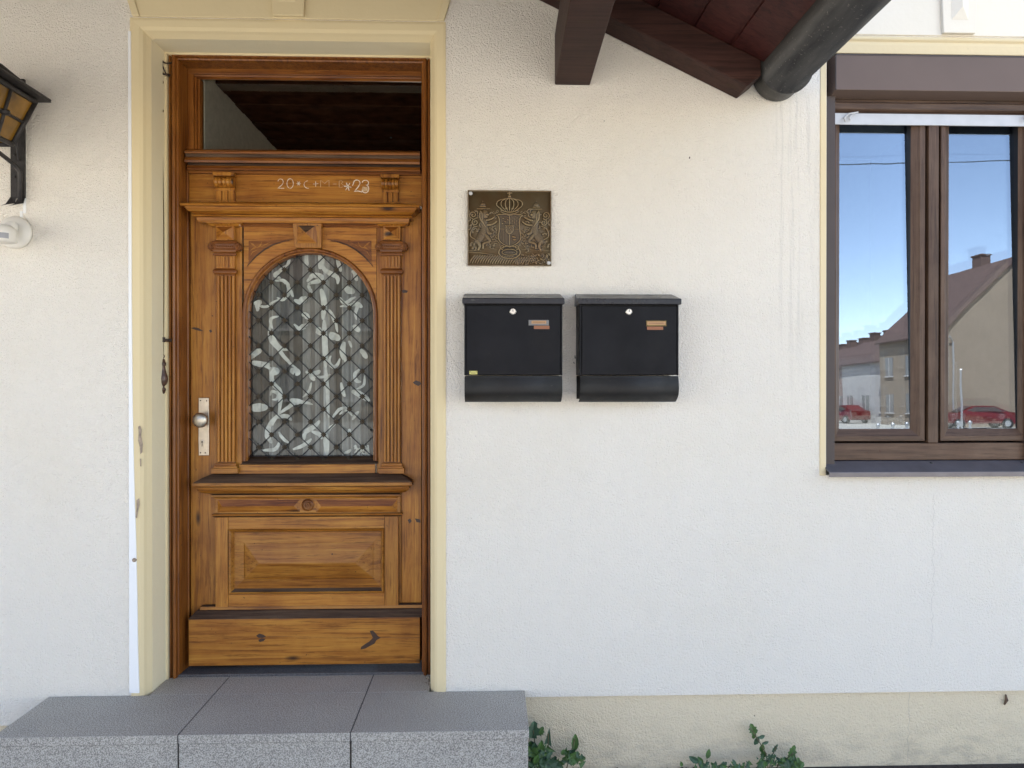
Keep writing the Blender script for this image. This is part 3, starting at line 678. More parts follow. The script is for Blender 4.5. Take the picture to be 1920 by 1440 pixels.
# window sill and rail
m_ = MB(); zs = WZ(858, YL, 580); m_.prism([(-.04, zs+.004), (.012, WZ(868, YL, 580)), (.010, WZ(870, YL, 580))], AX-AR-.02, AX+AR+.02, YL, 0); m_.build('window_sill', 'dx', door)
m_ = MB(); m_.box(WX(449, YL, 875), WX(704, YL, 875), YL-.010, YL+.04, WZ(889, YL, 575), WZ(870.5, YL, 575)); m_.build('sill_rail', 'wx', door, bevel=.0015)
# middle cornice
ym = YL
m_ = MB(); zq = lambda py, o=.05: WZ(py, YL-o, 570)
mx0, mx1 = WX(408, YL, 905), WX(742, YL, 905)
m_.prism([(.006, q_(887)), (.020, q_(889)), (.046, q_(896)), (.066, q_(903)), (.070, q_(905))], mx0, mx1, ym, 1.05); m_.build('ledge_top', 'dx', door, bevel=.001)
m_ = MB()
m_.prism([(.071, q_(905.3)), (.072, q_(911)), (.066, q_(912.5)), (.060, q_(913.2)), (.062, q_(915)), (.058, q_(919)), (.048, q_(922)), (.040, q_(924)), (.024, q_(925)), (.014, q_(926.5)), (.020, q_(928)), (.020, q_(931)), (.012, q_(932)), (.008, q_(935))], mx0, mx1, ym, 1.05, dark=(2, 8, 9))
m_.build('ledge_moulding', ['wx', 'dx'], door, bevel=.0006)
# panel band
m_ = MB(); x0, x1, z0, z1 = pxr(403, 750, 932, 968, YL-.01); m_.box(x0, x1, YL-.008, YL, z0, z1)
m_.prism([(.0, q_(962)), (.010, q_(963)), (.013, q_(965)), (.010, q_(967)), (.0, q_(969.5))], x0, x1, YL-.008, 1., dark=(0, 3))
band = m_.build('panel_band', ['wx', 'dx'], door, bevel=.001)
for a, b in ((408, 562), (593, 745)):
    x0, x1, z0, z1 = pxr(a, b, 937, 960, YL-.01); m_ = MB(); m_.pyramid(x0, x1, z0, z1, YL-.0085, .011, (x1-x0)/2-.022); m_.m = [0, 0, 1, 0]; m_.build('raised_panel', ['wx', 'rx'], band)
xx, z2 = W(577, 947, YL-.01); m_ = MB(); m_.lathe((xx, YL-.008, z2), [(.026, 0), (.026, -.005), (.021, -.009), (.019, -.004), (.014, -.004), (.012, -.011), (.009, -.011), (.008, -.006), (.004, -.006), (.003, -.012), (.0005, -.013)], 'y', 28)
m_.build('turned_rosette', 'rx', band, smooth=False)
# lower panel
lp = MB()
def frame4(mbx, o, i, y0, y1, yb_):        # o,i = (x0,x1,z0,z1) outer / inner; y0 outer edge depth, y1 inner edge depth
    a = [(o[0], y0, o[2]), (o[1], y0, o[2]), (o[1], y0, o[3]), (o[0], y0, o[3])]; b = [(i[0], y1, i[2]), (i[1], y1, i[2]), (i[1], y1, i[3]), (i[0], y1, i[3])]
    mbx.poly(a+b, [(0, 1, 5, 4), (1, 2, 6, 5), (2, 3, 7, 6), (3, 0, 4, 7)])
O = pxr(404, 747, 969, 1139, YL-.02); I = pxr(429, 721, 991, 1113, YL-.015)
for nm, bx, mt in (('panel_stile', (O[0], I[0]-.0008), 'wz'), ('panel_stile', (I[1]+.0008, O[1]), 'wz')):
    q = MB(); q.box(bx[0], bx[1], YL-.022, YL, O[2], O[3]); q.build(nm, mt, door, bevel=.0015)
for a, b in ((O[2], I[2]), (I[3], O[3])):
    q = MB(); q.box(I[0], I[1], YL-.021, YL, a, b); q.build('panel_rail', 'wx', door, bevel=.0015)
J = pxr(439, 714, 998, 1103, YL-.01); K = pxr(457, 700, 1018, 1086, YL-.015)
q = MB(); frame4(q, I, (I[0]+.004, I[1]-.004, I[2]+.004, I[3]-.004), YL-.019, YL-.026, 0); frame4(q, (I[0]+.004, I[1]-.004, I[2]+.004, I[3]-.004), (I[0]+.010, I[1]-.010, I[2]+.010, I[3]-.010), YL-.026, YL-.021, 0)
frame4(q, (I[0]+.010, I[1]-.010, I[2]+.010, I[3]-.010), J, YL-.021, YL-.006, 0); q.m[8] = 1; q.build('panel_moulding', ['wx', 'dx'], door)
q = MB(); frame4(q, J, K, YL-.006, YL-.012, 0); frame4(q, K, K, YL-.012, YL-.008, 0)
cz = (K[2]+K[3])/2; e = .070
q.poly([(K[0], YL-.0085, K[2]), (K[1], YL-.0085, K[2]), (K[1], YL-.0085, K[3]), (K[0], YL-.0085, K[3]), (K[0]+e, YL-.040, cz-.004), (K[1]-e, YL-.040, cz-.004), (K[1]-e, YL-.040, cz+.000), (K[0]+e, YL-.040, cz+.000)], [(0, 1, 5, 4), (1, 2, 6, 5), (2, 3, 7, 6), (3, 0, 4, 7), (4, 5, 6, 7)])
q.build('lower_panel', 'wx', door)
# kickboard
kx0, kx1 = WX(353, YL-.06, 1200), o1
kz1 = WZ(1160, YL-.06, 570); kz0 = WZ(1247, YL-.06, 570)
kb = MB(); kb.box(kx0, kx1, YL-.058, YL, kz0, kz1)
def blob(mbx, pts, Y): mbx.poly([(W(a, b, Y)[0], Y, W(a, b, Y)[1]) for a, b in pts], [tuple(range(len(pts)))])
kbm = kb.build('kickboard', 'wx', door, bevel=.003)
kk = MB(); Yk = YL-.0588
blob(kk, [(480, 1192), (486, 1188), (494, 1190), (499, 1194), (492, 1196), (485, 1196)], Yk); blob(kk, [(484, 1200), (490, 1197), (498, 1198), (494, 1202), (487, 1204)], Yk)
blob(kk, [(693, 1183), (699, 1182), (704, 1187), (708, 1192), (714, 1196), (706, 1200), (702, 1207), (694, 1211), (685, 1216), (676, 1218), (677, 1213), (684, 1208), (692, 1203), (699, 1196)], Yk)
kk.ribbon([W(a, b, Yk) for a, b in ((500, 1193), (560, 1194), (620, 1194.5), (690, 1195))], .0009, Yk); kk.ribbon([W(a, b, Yk) for a, b in ((712, 1195), (745, 1196), (788, 1196))], .0016, Yk)
kk.build('knot', 'knot', kbm)
kt = MB(); kt.prism([(.002, q_(1132)), (.022, q_(1136)), (.024, q_(1142)), (.034, q_(1143.5)), (.046, q_(1150)), (.050, q_(1152.5)), (.060, q_(1158)), (.061, q_(1159.6))], kx0+.052, kx1-.004, YL, .85, dark=(1,))
kto = kt.build('weather_board', ['dx', 'wx'], door, bevel=.001)
# knots on the stiles
q = MB(); Yk = YL+.0035
blob(q, [(357, 615), (364, 613.5), (372, 615), (382, 621), (374, 620.5), (365, 618)], Yk); blob(q, [(392, 619), (396, 618), (398, 622), (394, 624)], Yk)
blob(q, [(774, 717), (780, 713), (788, 716), (790, 720), (784, 724), (777, 720)], Yk); blob(q, [(753, 545), (757, 543), (765, 545), (763, 549), (755, 549)], Yk)
blob(q, [(764, 975), (769, 972), (772, 977), (768, 982)], Yk); blob(q, [(778, 972), (788, 974), (789, 980), (781, 979)], Yk)
q.build('knot', 'knot', door)
# glass, grille, rosettes
GY = YL+.034
gl = MB(); P = [(x, GY, zz2) for x, zz2 in inner]; gl.poly(P, [tuple(range(len(P)))]); gl.build('arched_glass', 'clear', door)
grid_Y = YL+.020
gr = MB()
def inside(x, zc, m=.0): 
    return (abs(x-AX) <= AR-m and wz0 <= zc <= AZ) or (zc > AZ and math.hypot(x-AX, zc-AZ) <= AR-m)
sxp, szp = 24.3, 23.75
A0x, A0z = W(582.5, 696, grid_Y); ux = WX(582.5+sxp, grid_Y, 696)-A0x; uz = -(WZ(696+szp, grid_Y, 582)-A0z)
for dirn in (1, -1):
    for k in range(-22, 23, 2):
        # line: x = A0x + k*ux + t*ux, z = A0z + dirn*t*uz
        ts = [t/20 for t in range(-400, 401) if inside(A0x+k*ux+t/20*ux, A0z+dirn*t/20*uz)]
        if len(ts) < 4: continue
        t0, t1 = ts[0], ts[-1]
        gr.tube([(A0x+(k+t)*ux, grid_Y+.001*dirn, A0z+dirn*t*uz) for t in (t0, (t0+t1)/2, t1)], .0023, 6)
gro = gr.build('lattice_grille', 'black', door)
rs = None; cnt = 0
for i in range(-6, 7):
    for j in range(-8, 16):
        if (i+j) % 2: continue
        x, zc = A0x+i*ux, A0z-j*uz+0
        zc = A0z - j*uz
        if not inside(x, zc, .012): continue
        if rs is None:
            q = MB(); 
            q.lathe((x, grid_Y-.004, zc), [(.0085, .003), (.0095, 0), (.007, -.002), (.0045, -.0015), (.003, -.005), (.0005, -.006)], 'y', 10)
            for a in range(4):
                ca, sa = math.cos(R(a*90)), math.sin(R(a*90)); q.lathe((x+.0085*ca, grid_Y-.004, zc+.0085*sa), [(.0035, .002), (.003, -.001), (.0008, -.002)], 'y', 8)
            rs = q.build('rosette', 'rosette', gro); r0 = (x, zc)
        else:
            c_ = rs.copy(); C.objects.link(c_); c_.parent = gro; c_.location = (x-r0[0], 0, zc-r0[1]); cnt += 1
# curtain behind the glass
CY = YL+.055
def wave(x): return CY+.006*math.sin(x*150)+.0025*math.sin(x*331+1)+.004*math.sin(x*77)
cu = MB(); nx = 150; xs = [AX-AR-.02+(2*AR+.04)*i/nx for i in range(nx+1)]
P = []; zlo, zhi = wz0-.02, AZ+AR+.02; nz = 12
for j in range(nz+1):
    zz3 = zlo+(zhi-zlo)*j/nz
    for x in xs: P.append((x, wave(x), zz3))
cu.poly(P, [(j*(nx+1)+i, j*(nx+1)+i+1, (j+1)*(nx+1)+i+1, (j+1)*(nx+1)+i) for j in range(nz) for i in range(nx)])
st_px = [(471, 3), (480, 2), (503, 2), (512, 4), (526, 3), (540, 2), (551, 3), (568, 2), (582, 4), (590, 3), (597, 4), (606, 3), (617, 5), (629, 3), (640, 2), (652, 4), (658, 3), (675, 4), (688, 3), (2000, 2)]
for k_ in range(len(cu.m)):
    i = k_ % nx; xw = xs[i]; cu.m[k_] = next(v for p, v in st_px if xw < WX(p, CY, 700))
cu.mat(1)
rnd = random.Random(11)
def smooth_pts(p, n=5):
    out = []
    for i in range(len(p)-1):
        p0 = p[max(i-1, 0)]; p1 = p[i]; p2 = p[i+1]; p3 = p[min(i+2, len(p)-1)]
        for k_ in range(n):
            t = k_/n; out.append(tuple(.5*((2*p1[d])+(-p0[d]+p2[d])*t+(2*p0[d]-5*p1[d]+4*p2[d]-p3[d])*t*t+(-p0[d]+3*p1[d]-3*p2[d]+p3[d])*t**3) for d in (0, 1)))
    out.append(p[-1]); return out
def motif(pts, w0, w1=None):      # px points, px widths
    s_ = smooth_pts(pts); nn = len(s_); sc_ = (DC+CY)/F
    ww = [max(.4, (w0*(math.sin(math.pi*min(1, (i+.6)/nn))**.6) if w1 is None else w0+(w1-w0)*i/nn))*sc_ for i in range(nn)]
    q = [W(a, b, CY) for a, b in s_]; keep = [inside(a, b, -.015) for a, b in q]
    run = []
    for (pt_, k_, w_) in list(zip(q, keep, ww))+[((0, 0), False, 0)]:
        if k_: run.append((pt_, w_))
        else:
            if len(run) > 2: cu.ribbon([r_[0] for r_ in run], [r_[1] for r_ in run], lambda x: wave(x)-.007)
            run = []
def flower(x, y, a, s=1.):
    s *= 1.25
    for d, L, wd, cv in ((-40, 13, 5, -.5), (0, 21, 6.5, .35), (38, 13, 5, .6)):
        t = R(a+d); motif([(x, y), (x+L*.4*s*math.cos(t), y+L*.4*s*math.sin(t)), (x+L*.75*s*math.cos(t+cv*.5), y+L*.75*s*math.sin(t+cv*.5)), (x+L*s*math.cos(t+cv), y+L*s*math.sin(t+cv))], wd*s)
    motif([(x, y), (x-10*s*math.cos(R(a))+3, y-10*s*math.sin(R(a))+3), (x-17*s*math.cos(R(a))-2, y-17*s*math.sin(R(a))+8)], 3)
def curl(x, y, a, r, turn):
    pts = []
    for i in range(9):
        t = R(a)+turn*i*.55; rr = r*(1-i/11); pts.append((x+rr*math.cos(t), y+rr*math.sin(t)))
    motif(pts, 5)
for w_, *pts in ((8,512,600,505,621,509,637,523,654,540,677,557,690),(8,511,625,523,650,540,656),(12,471,673,480,662,492,656),(11,473,679,490,683,507,684),(9,490,683,509,694,513,717,527,737,526,760,522,777),(16,508,692,516,696,523,692),(6,506,742,512,734,521,738,520,748,512,749),(16,471,765,486,764,502,764),(12,523,777,506,800,502,818,512,830),(8,519,783,536,780,549,788),(8,523,777,540,764,557,754,569,754,588,758),(12,544,750,555,753,566,752),(14,545,694,556,697,560,704),(9,573,697,590,700,602,695),(8,580,702,587,708,591,714),(5,590,706,605,707,621,702),(5,586,717,580,732,569,745),(10,611,690,613,729,616,754,616,783),(11,608,600,610,650,611,690),(13,617,625,630,632,638,637),(9,594,616,599,618,603,622),(7,622,667,618,678,626,688,634,682,638,672),(11,646,641,643,660,648,679),(5,654,639,658,645,661,652),(10,677,655,683,664,688,672),(8,675,692,665,703,669,714,678,716),(5,684,704,682,722,668,730),(7,640,717,644,735,647,744),(12,661,733,676,740,694,752),(6,625,783,636,768,655,763),(5,637,777,650,769,663,780),(6,673,771,667,778,662,787),(9,600,788,590,800,573,810,571,825),(8,586,808,600,815,605,823),(11,611,812,612,830,613,854),(6,630,795,620,802,618,808),(7,551,842,569,835,586,822),(7,494,844,517,842,524,828),(6,523,810,532,822,541,831),(8,655,804,657,812,657,820),(6,645,850,653,847,660,842),(8,545,478,537,500,517,516,528,522),(8,517,527,533,527,542,543,532,562,520,558),(6,542,538,547,548,552,558),(10,478,570,485,568,493,566),(7,480,572,484,578,483,584),(5,485,573,500,575,525,560),(9,553,563,565,567,575,560),(6,513,617,508,600,523,593),(6,553,608,562,617,573,615),(11,575,528,590,517,603,520,598,527,577,533),(9,603,493,610,507,632,520,633,533),(13,647,538,655,545,666,548),(7,577,535,582,542,587,550),(11,560,567,568,562,575,557),(11,603,542,608,567,606,600),(7,638,558,647,568,667,557),(7,638,575,657,573,670,572,667,588,669,600),(9,663,567,672,571,680,577),(7,617,580,627,597,633,623),(11,568,588,574,592,580,597),(7,560,617,568,612,577,608),(11,593,622,603,624,613,627),(12,617,630,625,632,632,634),(10,663,610,669,616,675,622),(9,662,508,666,517,670,527),(12,600,476,604,490,600,505),(10,575,476,573,488,577,498),(8,632,484,636,497,640,510)):
    motif([(pts[i], pts[i+1]) for i in range(0, len(pts), 2)], w_)
for i in range(46):
    a = (690-rnd.random()*26, 857-rnd.random()*20); motif([a, (a[0]+3, a[1]-2), (a[0]+5, a[1]+1)], 2.5)
cu.build('curtain', ['sheer0', 'motif', 'sheer0', 'sheer1', 'sheer2', 'sheer3'], door)
# knob plate
hp = MB(); x0, x1, z0, z1 = pxr(372.5, 391.5, 746, 854, YL-.004)
mi = .003; q_ = [(x0-.000, z0), (x1, z0), (x1+.001, z0+.06), (x1, z1), (x0, z1), (x0-.0015, z0+.06)]
hp.poly([(a, YL-.005, b) for a, b in q_]+[(a, YL+.004, b) for a, b in q_], [tuple(range(6))]+[(i, (i+1) % 6, (i+1) % 6+6, i+6) for i in range(6)])
hpo = hp.build('handle_plate', 'nickel', door, bevel=.0015)
kx, kz = W(374, 788, YL-.06)
hk = MB(); hk.lathe((kx, YL-.005, kz), [(.012, 0), (.012, -.012), (.010, -.028), (.014, -.032), (.026, -.036), (.0315, -.044), (.031, -.052), (.026, -.059), (.016, -.064), (.004, -.0665), (.0005, -.0668)], 'y', 36); hk.build('door_knob', 'nickel', hpo, smooth=True)
kh = MB(); a, b = W(379.5, 829, YL-.005); kh.lathe((a, YL-.0055, b), [(.0095, .001), (.0095, -.002), (.0075, -.0025)], 'y', 20); kh.box(a-.0045, a+.0045, YL-.0075, YL-.005, b-.022, b-.004); kh.mat(1).lathe((a, YL-.008, b+.001), [(.004, .0), (.004, -.0005)], 'y', 12); kh.box(a-.0012, a+.0012, YL-.0085, YL-.0076, b-.018, b)
kh.build('lock_cylinder', ['nickel', 'black'], hpo)
sw = MB()
for a, b in ((376, 751), (387.5, 751.5), (376, 849), (385, 849)):
    a, b = W(a, b, YL-.005); sw.lathe((a, YL-.005, b), [(.003, .0), (.0025, -.0012)], 'y', 10)
sw.build('screw', 'rust', hpo)
# threshold
th = MB(); th.box(IX0-.03, IX1+.03, .165, .30, STZ-.02, STZ+.010); th.build('threshold', 'threshold', door, bevel=.003)

# ------------------------------------------------------------------ bell pull
YB = .128
bp = empty('bell_pull', (WX(305, YB, 740), YB, WZ(740, YB, 305)), 'old iron bell pull rod with turned wooden handle left of the door', 'bell pull')
q = MB(); P = lambda a, b, y=YB: (W(a, b, y)[0], y, W(a, b, y)[1])
q.tube([P(322, 118, .15), P(312, 119), P(306, 116), P(303, 113)], .0035); q.tube([P(304, 113), P(305, 124), P(311, 138), P(318, 143, .15)], .003); q.tube([P(304, 120), P(302, 135), P(304, 148)], .0025)
q.tube([P(304, 138), P(312, 140), P(318, 140, .15)], .004); q.build('bracket', 'rust', bp, smooth=True)
q = MB()
def ringm(cx, cz, r, t): return [(cx+r*math.cos(a), YB, cz+r*math.sin(a)) for a in [2*math.pi*i/14 for i in range(15)]]
a, b = W(303, 154, YB); q.tube(ringm(a, b, .007, 0), .0016, 6); q.tube([P(303, 158), P(303, 204)], .0017); a, b = W(303, 208, YB); q.tube(ringm(a, b, .007, 0), .0016, 6)
q.tube([P(303, 212), P(304, 235), P(305, 300), P(307, 400), P(307.5, 500), P(307, 600), P(306, 665)], .0019); q.build('pull_rod', 'rod', bp)
q = MB(); q.tube([P(320, 638, .15), P(312, 638), P(303, 637)], [.007, .006, .008], 10); q.lathe((W(305, 637, YB)[0], YB, W(305, 637, YB)[1]), [(.009, -.010), (.009, .010)], 'z', 12); q.build('guide_eye', 'rust', bp)
q = MB(); a, b = W(305, 668, YB); q.tube(ringm(a, b, .007, 0), .002, 6)
hz0 = WZ(740, YB, 305); s_ = (WZ(672, YB, 305)-hz0)
q.lathe((a, YB, hz0), [(.001, 0), (.009, .008), (.011, .05*s_+.01), (.0125, .12*s_), (.011, .17*s_), (.006, .21*s_), (.008, .24*s_), (.017, .31*s_), (.020, .42*s_), (.0185, .5*s_), (.012, .66*s_), (.009, .78*s_), (.013, .82*s_), (.0135, .86*s_), (.010, .9*s_), (.008, .97*s_), (.003, 1.*s_)], 'z', 20)
q.build('handle', plain('dark_turned_wood', (.075, .04, .025), .35, .1, .4, 40), bp, smooth=True)

# ------------------------------------------------------------------ granite step
SY = -.318; SB = LX
step = empty('step', ((LX+WX(992, SY, 1376))/2, SY/2, 0), 'grey granite doorstep of three slabs below the wooden door', 'step')
SXR = WX(992, SY, 1373); j1 = WX(333, SY, 1376); j2 = WX(657, SY, 1376); TH = .030
for a, b in ((LX-.0, j1-.0022), (j1+.0022, j2-.0022), (j2+.0022, SXR)):
    q = MB(); q.box(a, b, SY, -.001, STZ-TH, STZ)
    aa, bb = max(a, DX0+.062), min(b, DX1-.062)
    if bb > aa: q.box(aa, bb, -.001, .165, STZ-TH, STZ)
    q.f = [f for f in q.f]; q.m = [0]*len(q.m)
    for i, f in enumerate(q.f):
        zsx = [q.v[k_][2] for k_ in f]
        if min(zsx) > STZ-1e-6: q.m[i] = 1
    q.build('step_slab', ['granite', 'granite_top'], step, bevel=.0015)
    q = MB(); q.box(a+.001, b-.001 if b != SXR else b-.003, SY+.004, SY+.03, -.1, STZ-TH-.002); q.build('riser_slab', 'granite', step, bevel=.001)
q = MB(); q.box(LX+.01, SXR-.004, SY+.03, -.003, -.1, STZ-TH-.001); q.box(LX+.006, SXR-.006, SY+.004, -.003, STZ-TH-.002, STZ-TH+.0005); q.box(j1-.0022, j1+.0022, SY+.003, .16, STZ-TH, STZ-.002); q.box(j2-.0022, j2+.0022, SY+.003, .16, STZ-TH, STZ-.002)
q.build('core', 'joint', step)
# dry debris in the right corner of the recess
q = MB(); rnd = random.Random(3); x0 = WX(808, .06, 1285)
for i in range(70):
    a = x0+rnd.gauss(0, .012); b = .10+rnd.gauss(0, .04); c_ = STZ+.002+abs(rnd.gauss(0, .008)); t = rnd.random()*6.3; L = .006
    b = max(-.0, min(.16, b)); q.poly([(a, b, c_), (a+L*math.cos(t), b+L*math.sin(t), c_+.003), (a+L*.6*math.cos(t+1), b+L*.6*math.sin(t+1), c_+.006)], [(0, 1, 2)])
tag(q.build('leaf_litter', 'debris'), 'dry brown leaf litter in the right corner of the doorway', 'leaf litter', kind='stuff')

# ------------------------------------------------------------------ mailboxes
def mailbox(px0, px1, pyt, pyb, label, loc_shift=None):
    DP = .118; Yf = -DP
    x0, x1 = WX(px0, Yf, 650), WX(px1, Yf, 650); zb_ = WZ(pyb, Yf+.02, (px0+px1)/2); zl = WZ(570, Yf-.012, 965); zt_ = WZ(551, 0, 965)
    root = empty('mailbox', ((x0+x1)/2, 0, zb_), label, 'mailbox', 'black mailboxes on the wall right of the door')
    zm = WZ(704, Yf, 965); w_ = x1-x0
    b_ = MB(); b_.box(x0, x1, Yf+.006, -.001, zm+.002, zl+.012)
    b_.box(x0, x0+.006, Yf, Yf+.006, zm, zl+.01); b_.box(x1-.006, x1, Yf, Yf+.006, zm, zl+.01)
    b_.build('body', 'box', root, bevel=.0015)
    d_ = MB(); d_.box(x0+.009, x1-.009, Yf-.002, Yf+.004, zm+.004, zl-.006); dd = d_.build('door_flap', 'box', root, bevel=.0012)
    # lid
    L = MB(); a0, a1 = x0-.007, x1+.007; yf = Yf-.016; zf = WZ(559, yf, 965)
    L.poly([(a0+.003, 0-.001, zt_), (a1-.003, -.001, zt_), (a1, yf, zf), (a0, yf, zf), (a0, yf, zl), (a1, yf, zl), (a1, -.001, zl+.004), (a0, -.001, zl+.004)], [(0, 1, 2, 3), (3, 2, 5, 4), (4, 5, 6, 7), (0, 3, 4, 7), (1, 6, 5, 2), (0, 7, 6, 1)])
    L.build('lid', 'boxedge', root, bevel=.003, seg=3)
    # newspaper roll
    N = MB(); H = zm-zb_; prof = []
    for i in range(15):
        t = i/14; a = R(-20+200*t)
        prof.append((Yf+.004-.010*math.sin(math.pi*min(1, t*1.15))+max(0, (t-.62))**2*.26, zm-.001-H*t))
    prof = [(Yf, zm-.002), (Yf, zm-.004)]
    for i in range(1, 16):
        t = i/15; prof.append((Yf-.009*math.sin(math.pi*min(t*1.25, 1))+(.045*max(0, (t-.55)/.45)**2.2), zm-.004-(H-.004)*(1-(1-t)**1.12)))
    n_ = len(prof); th_ = .0015
    for th_i, sgn in ((0, 0),):
        pts = [(x0+.001, y, zq_) for y, zq_ in prof]+[(x1-.001, y, zq_) for y, zq_ in prof]+[(x0+.001, y+.002, zq_) for y, zq_ in prof]+[(x1-.001, y+.002, zq_) for y, zq_ in prof]
        N.poly(pts, [(i, i+1, n_+i+1, n_+i) for i in range(n_-1)]+[(2*n_+i, 3*n_+i, 3*n_+i+1, 2*n_+i+1) for i in range(n_-1)]+[(i, 2*n_+i, 2*n_+i+1, i+1) for i in range(n_-1)]+[(n_+i, n_+i+1, 3*n_+i+1, 3*n_+i) for i in range(n_-1)]+[(n_-1, 3*n_-1, 4*n_-1, 2*n_-1)])
    N.box(x0+.002, x1-.002, -.004, -.001, zb_+.01, zm); N.build('newspaper_holder', 'boxroll', root, smooth=True)
    # lock
    lx_, lz_ = (x0+x1)/2-.002, WZ(584, Yf, 965)
    k_ = MB(); k_.lathe((lx_, Yf-.002, lz_), [(.0125, 0), (.0125, -.003), (.0105, -.005), (.0095, -.0045), (.009, -.006), (.0005, -.006)], 'y', 28); ko_ = k_.build('lock', 'chrome', dd, smooth=False)
    k_.__init__(); k_.box(lx_-.0012, lx_+.0012, Yf-.0088, Yf-.0080, lz_-.001, lz_+.007); k_.build('keyhole', 'black', dd)
    return root, dd, x0, x1, Yf, zb_, zm
def nameplate(dd, Yf, fr_, la_, lb_):
    n_ = MB(); a = pxr(*fr_, Yf); n_.box(a[0], a[1], Yf-.0045, Yf-.0015, a[2], a[3]); n_.build('name_plate_frame', 'rod' if fr_[2] == 601 else 'dullmetal', dd, bevel=.001)
    n_ = MB(); b = pxr(*la_, Yf); n_.box(b[0], b[1], Yf-.0052, Yf-.0040, b[2], b[3]); n_.mat(1)
    rn = random.Random(5); x = b[0]+.006; zc = (b[2]+b[3])/2
    while x < b[1]-.009: 
        L = .002+.003*rn.random(); n_.box(x, x+L, Yf-.0055, Yf-.0050, zc-.0012, zc+.0012); x += L+.001
    n_.build('name_label', ['label', 'ink'], dd)
    n_ = MB(); b = pxr(*lb_, Yf); n_.box(b[0], b[1], Yf-.0035, Yf-.0019, b[2], b[3]); n_.build('notice_label', 'label2', dd)
r1, d1, x0, x1, Yf, zb_, zm = mailbox(870.5, 1054.5, 551, 754, 'black mailbox directly under the bronze plaque, with a tiny yellow badge')
nameplate(d1, Yf, (991, 1029, 600, 610.5), (996.5, 1024, 601.5, 607), (1001, 1030, 611, 617))
q = MB(); b = pxr(880, 895, 695.5, 702, Yf); q.box(b[0], b[1], Yf-.0035, Yf-.0019, b[2], b[3]); q.mat(1); q.box(b[0]+.002, b[0]+.005, Yf-.004, Yf-.0034, b[3]-.005, b[3]-.002); q.box(b[1]-.005, b[1]-.002, Yf-.004, Yf-.0034, b[3]-.005, b[3]-.002); q.box(b[0]+.007, b[1]-.007, Yf-.004, Yf-.0034, b[2]+.004, b[2]+.006)
q.build('maker_badge', ['badge', 'ink'], d1)
r2, d2, x0, x1, Yf, zb_, zm = mailbox(1087, 1272.5, 551, 754, 'black mailbox nearer the window, right of the one under the plaque')
nameplate(d2, Yf, (1211, 1249, 601, 612), (1213, 1247.5, 602.8, 609.5), (1213, 1243, 612.5, 618.5))

# ------------------------------------------------------------------ bronze plaque (height field)
PY = -.012
x0, x1, z0, z1 = pxr(877, 1033.5, 357.5, 498, PY)
plq = empty('plaque', ((x0+x1)/2, 0, z0), 'square bronze relief plaque with crowned coat of arms and two lions above a mailbox', 'plaque')
NX, NZ = 230, 208
gx, gz = np.meshgrid(np.linspace(0, 1250, NX), np.linspace(0, 1130, NZ))     # detail coordinates measured on the plaque
H = np.zeros_like(gx)
def st_(pts, r, h, mode='max'):
    global H
    pts = np.array(smooth_pts([tuple(p) for p in pts], 4)) if len(pts) > 2 else np.array(pts, float)
    rr = np.linspace(r[0], r[1], len(pts)) if isinstance(r, tuple) else np.full(len(pts), float(r))
    best = np.zeros_like(H)
    for i in range(len(pts)-1):
        ax, az = pts[i]; bx, bz = pts[i+1]; dx, dz = bx-ax, bz-az; L2 = dx*dx+dz*dz+1e-9
        t = np.clip(((gx-ax)*dx+(gz-az)*dz)/L2, 0, 1); d = np.hypot(gx-ax-t*dx, gz-az-t*dz); R_ = rr[i]+(rr[i+1]-rr[i])*t
        best = np.maximum(best, np.sqrt(np.clip(1-(d/R_)**2, 0, 1)))
    H = np.maximum(H, h*best) if mode == 'max' else (H+h*best)
def el_(cx, cz, a, b, h, mode='max', rot=0.):
    global H
    c_, s_ = math.cos(R(rot)), math.sin(R(rot)); u = (gx-cx)*c_+(gz-cz)*s_; v = -(gx-cx)*s_+(gz-cz)*c_
    q_ = np.sqrt(np.clip(1-(u/a)**2-(v/b)**2, 0, 1))
    H = np.maximum(H, h*q_) if mode == 'max' else (H+h*q_)
def sp_(cx, cz, r, turns, a0, w_, h, sg=1):
    st_([(cx+r*(1-i/(turns*8+2))*math.cos(R(a0)+sg*i*math.pi/4), cz+r*(1-i/(turns*8+2))*math.sin(R(a0)+sg*i*math.pi/4)) for i in range(int(turns*8)+1)], w_, h)
# base lines, foliage
for i in range(16):
    a = 30+i*38; st_([(a, 1100), (a+25, 1040), (a+75, 985)], (8, 24), 9); st_([(a+300, 1105), (a+320, 1060), (a+360, 1010)], (8, 22), 9)
for i in range(150):
    rn = random.Random(i); el_(700+rn.random()*530, 950+rn.random()*160, 14+rn.random()*20, 10+rn.random()*12, 5+rn.random()*6, rot=rn.random()*180)
st_([(5, 905), (200, 905)], 9, 6); st_([(210, 880), (430, 880)], 10, 7); st_([(800, 885), (1240, 905)], 9, 6); st_([(0, 930), (150, 935), (330, 960), (470, 980)], 13, 7)
# mantling strokes
for i in range(26):
    rn = random.Random(100+i); sx_ = -1 if i % 2 else 1; bx_ = 620+sx_*(260+rn.random()*200); bz_ = 760+rn.random()*110
    st_([(bx_, bz_), (bx_+sx_*50, bz_-25), (bx_+sx_*90, bz_-10)], (14, 5), 5)
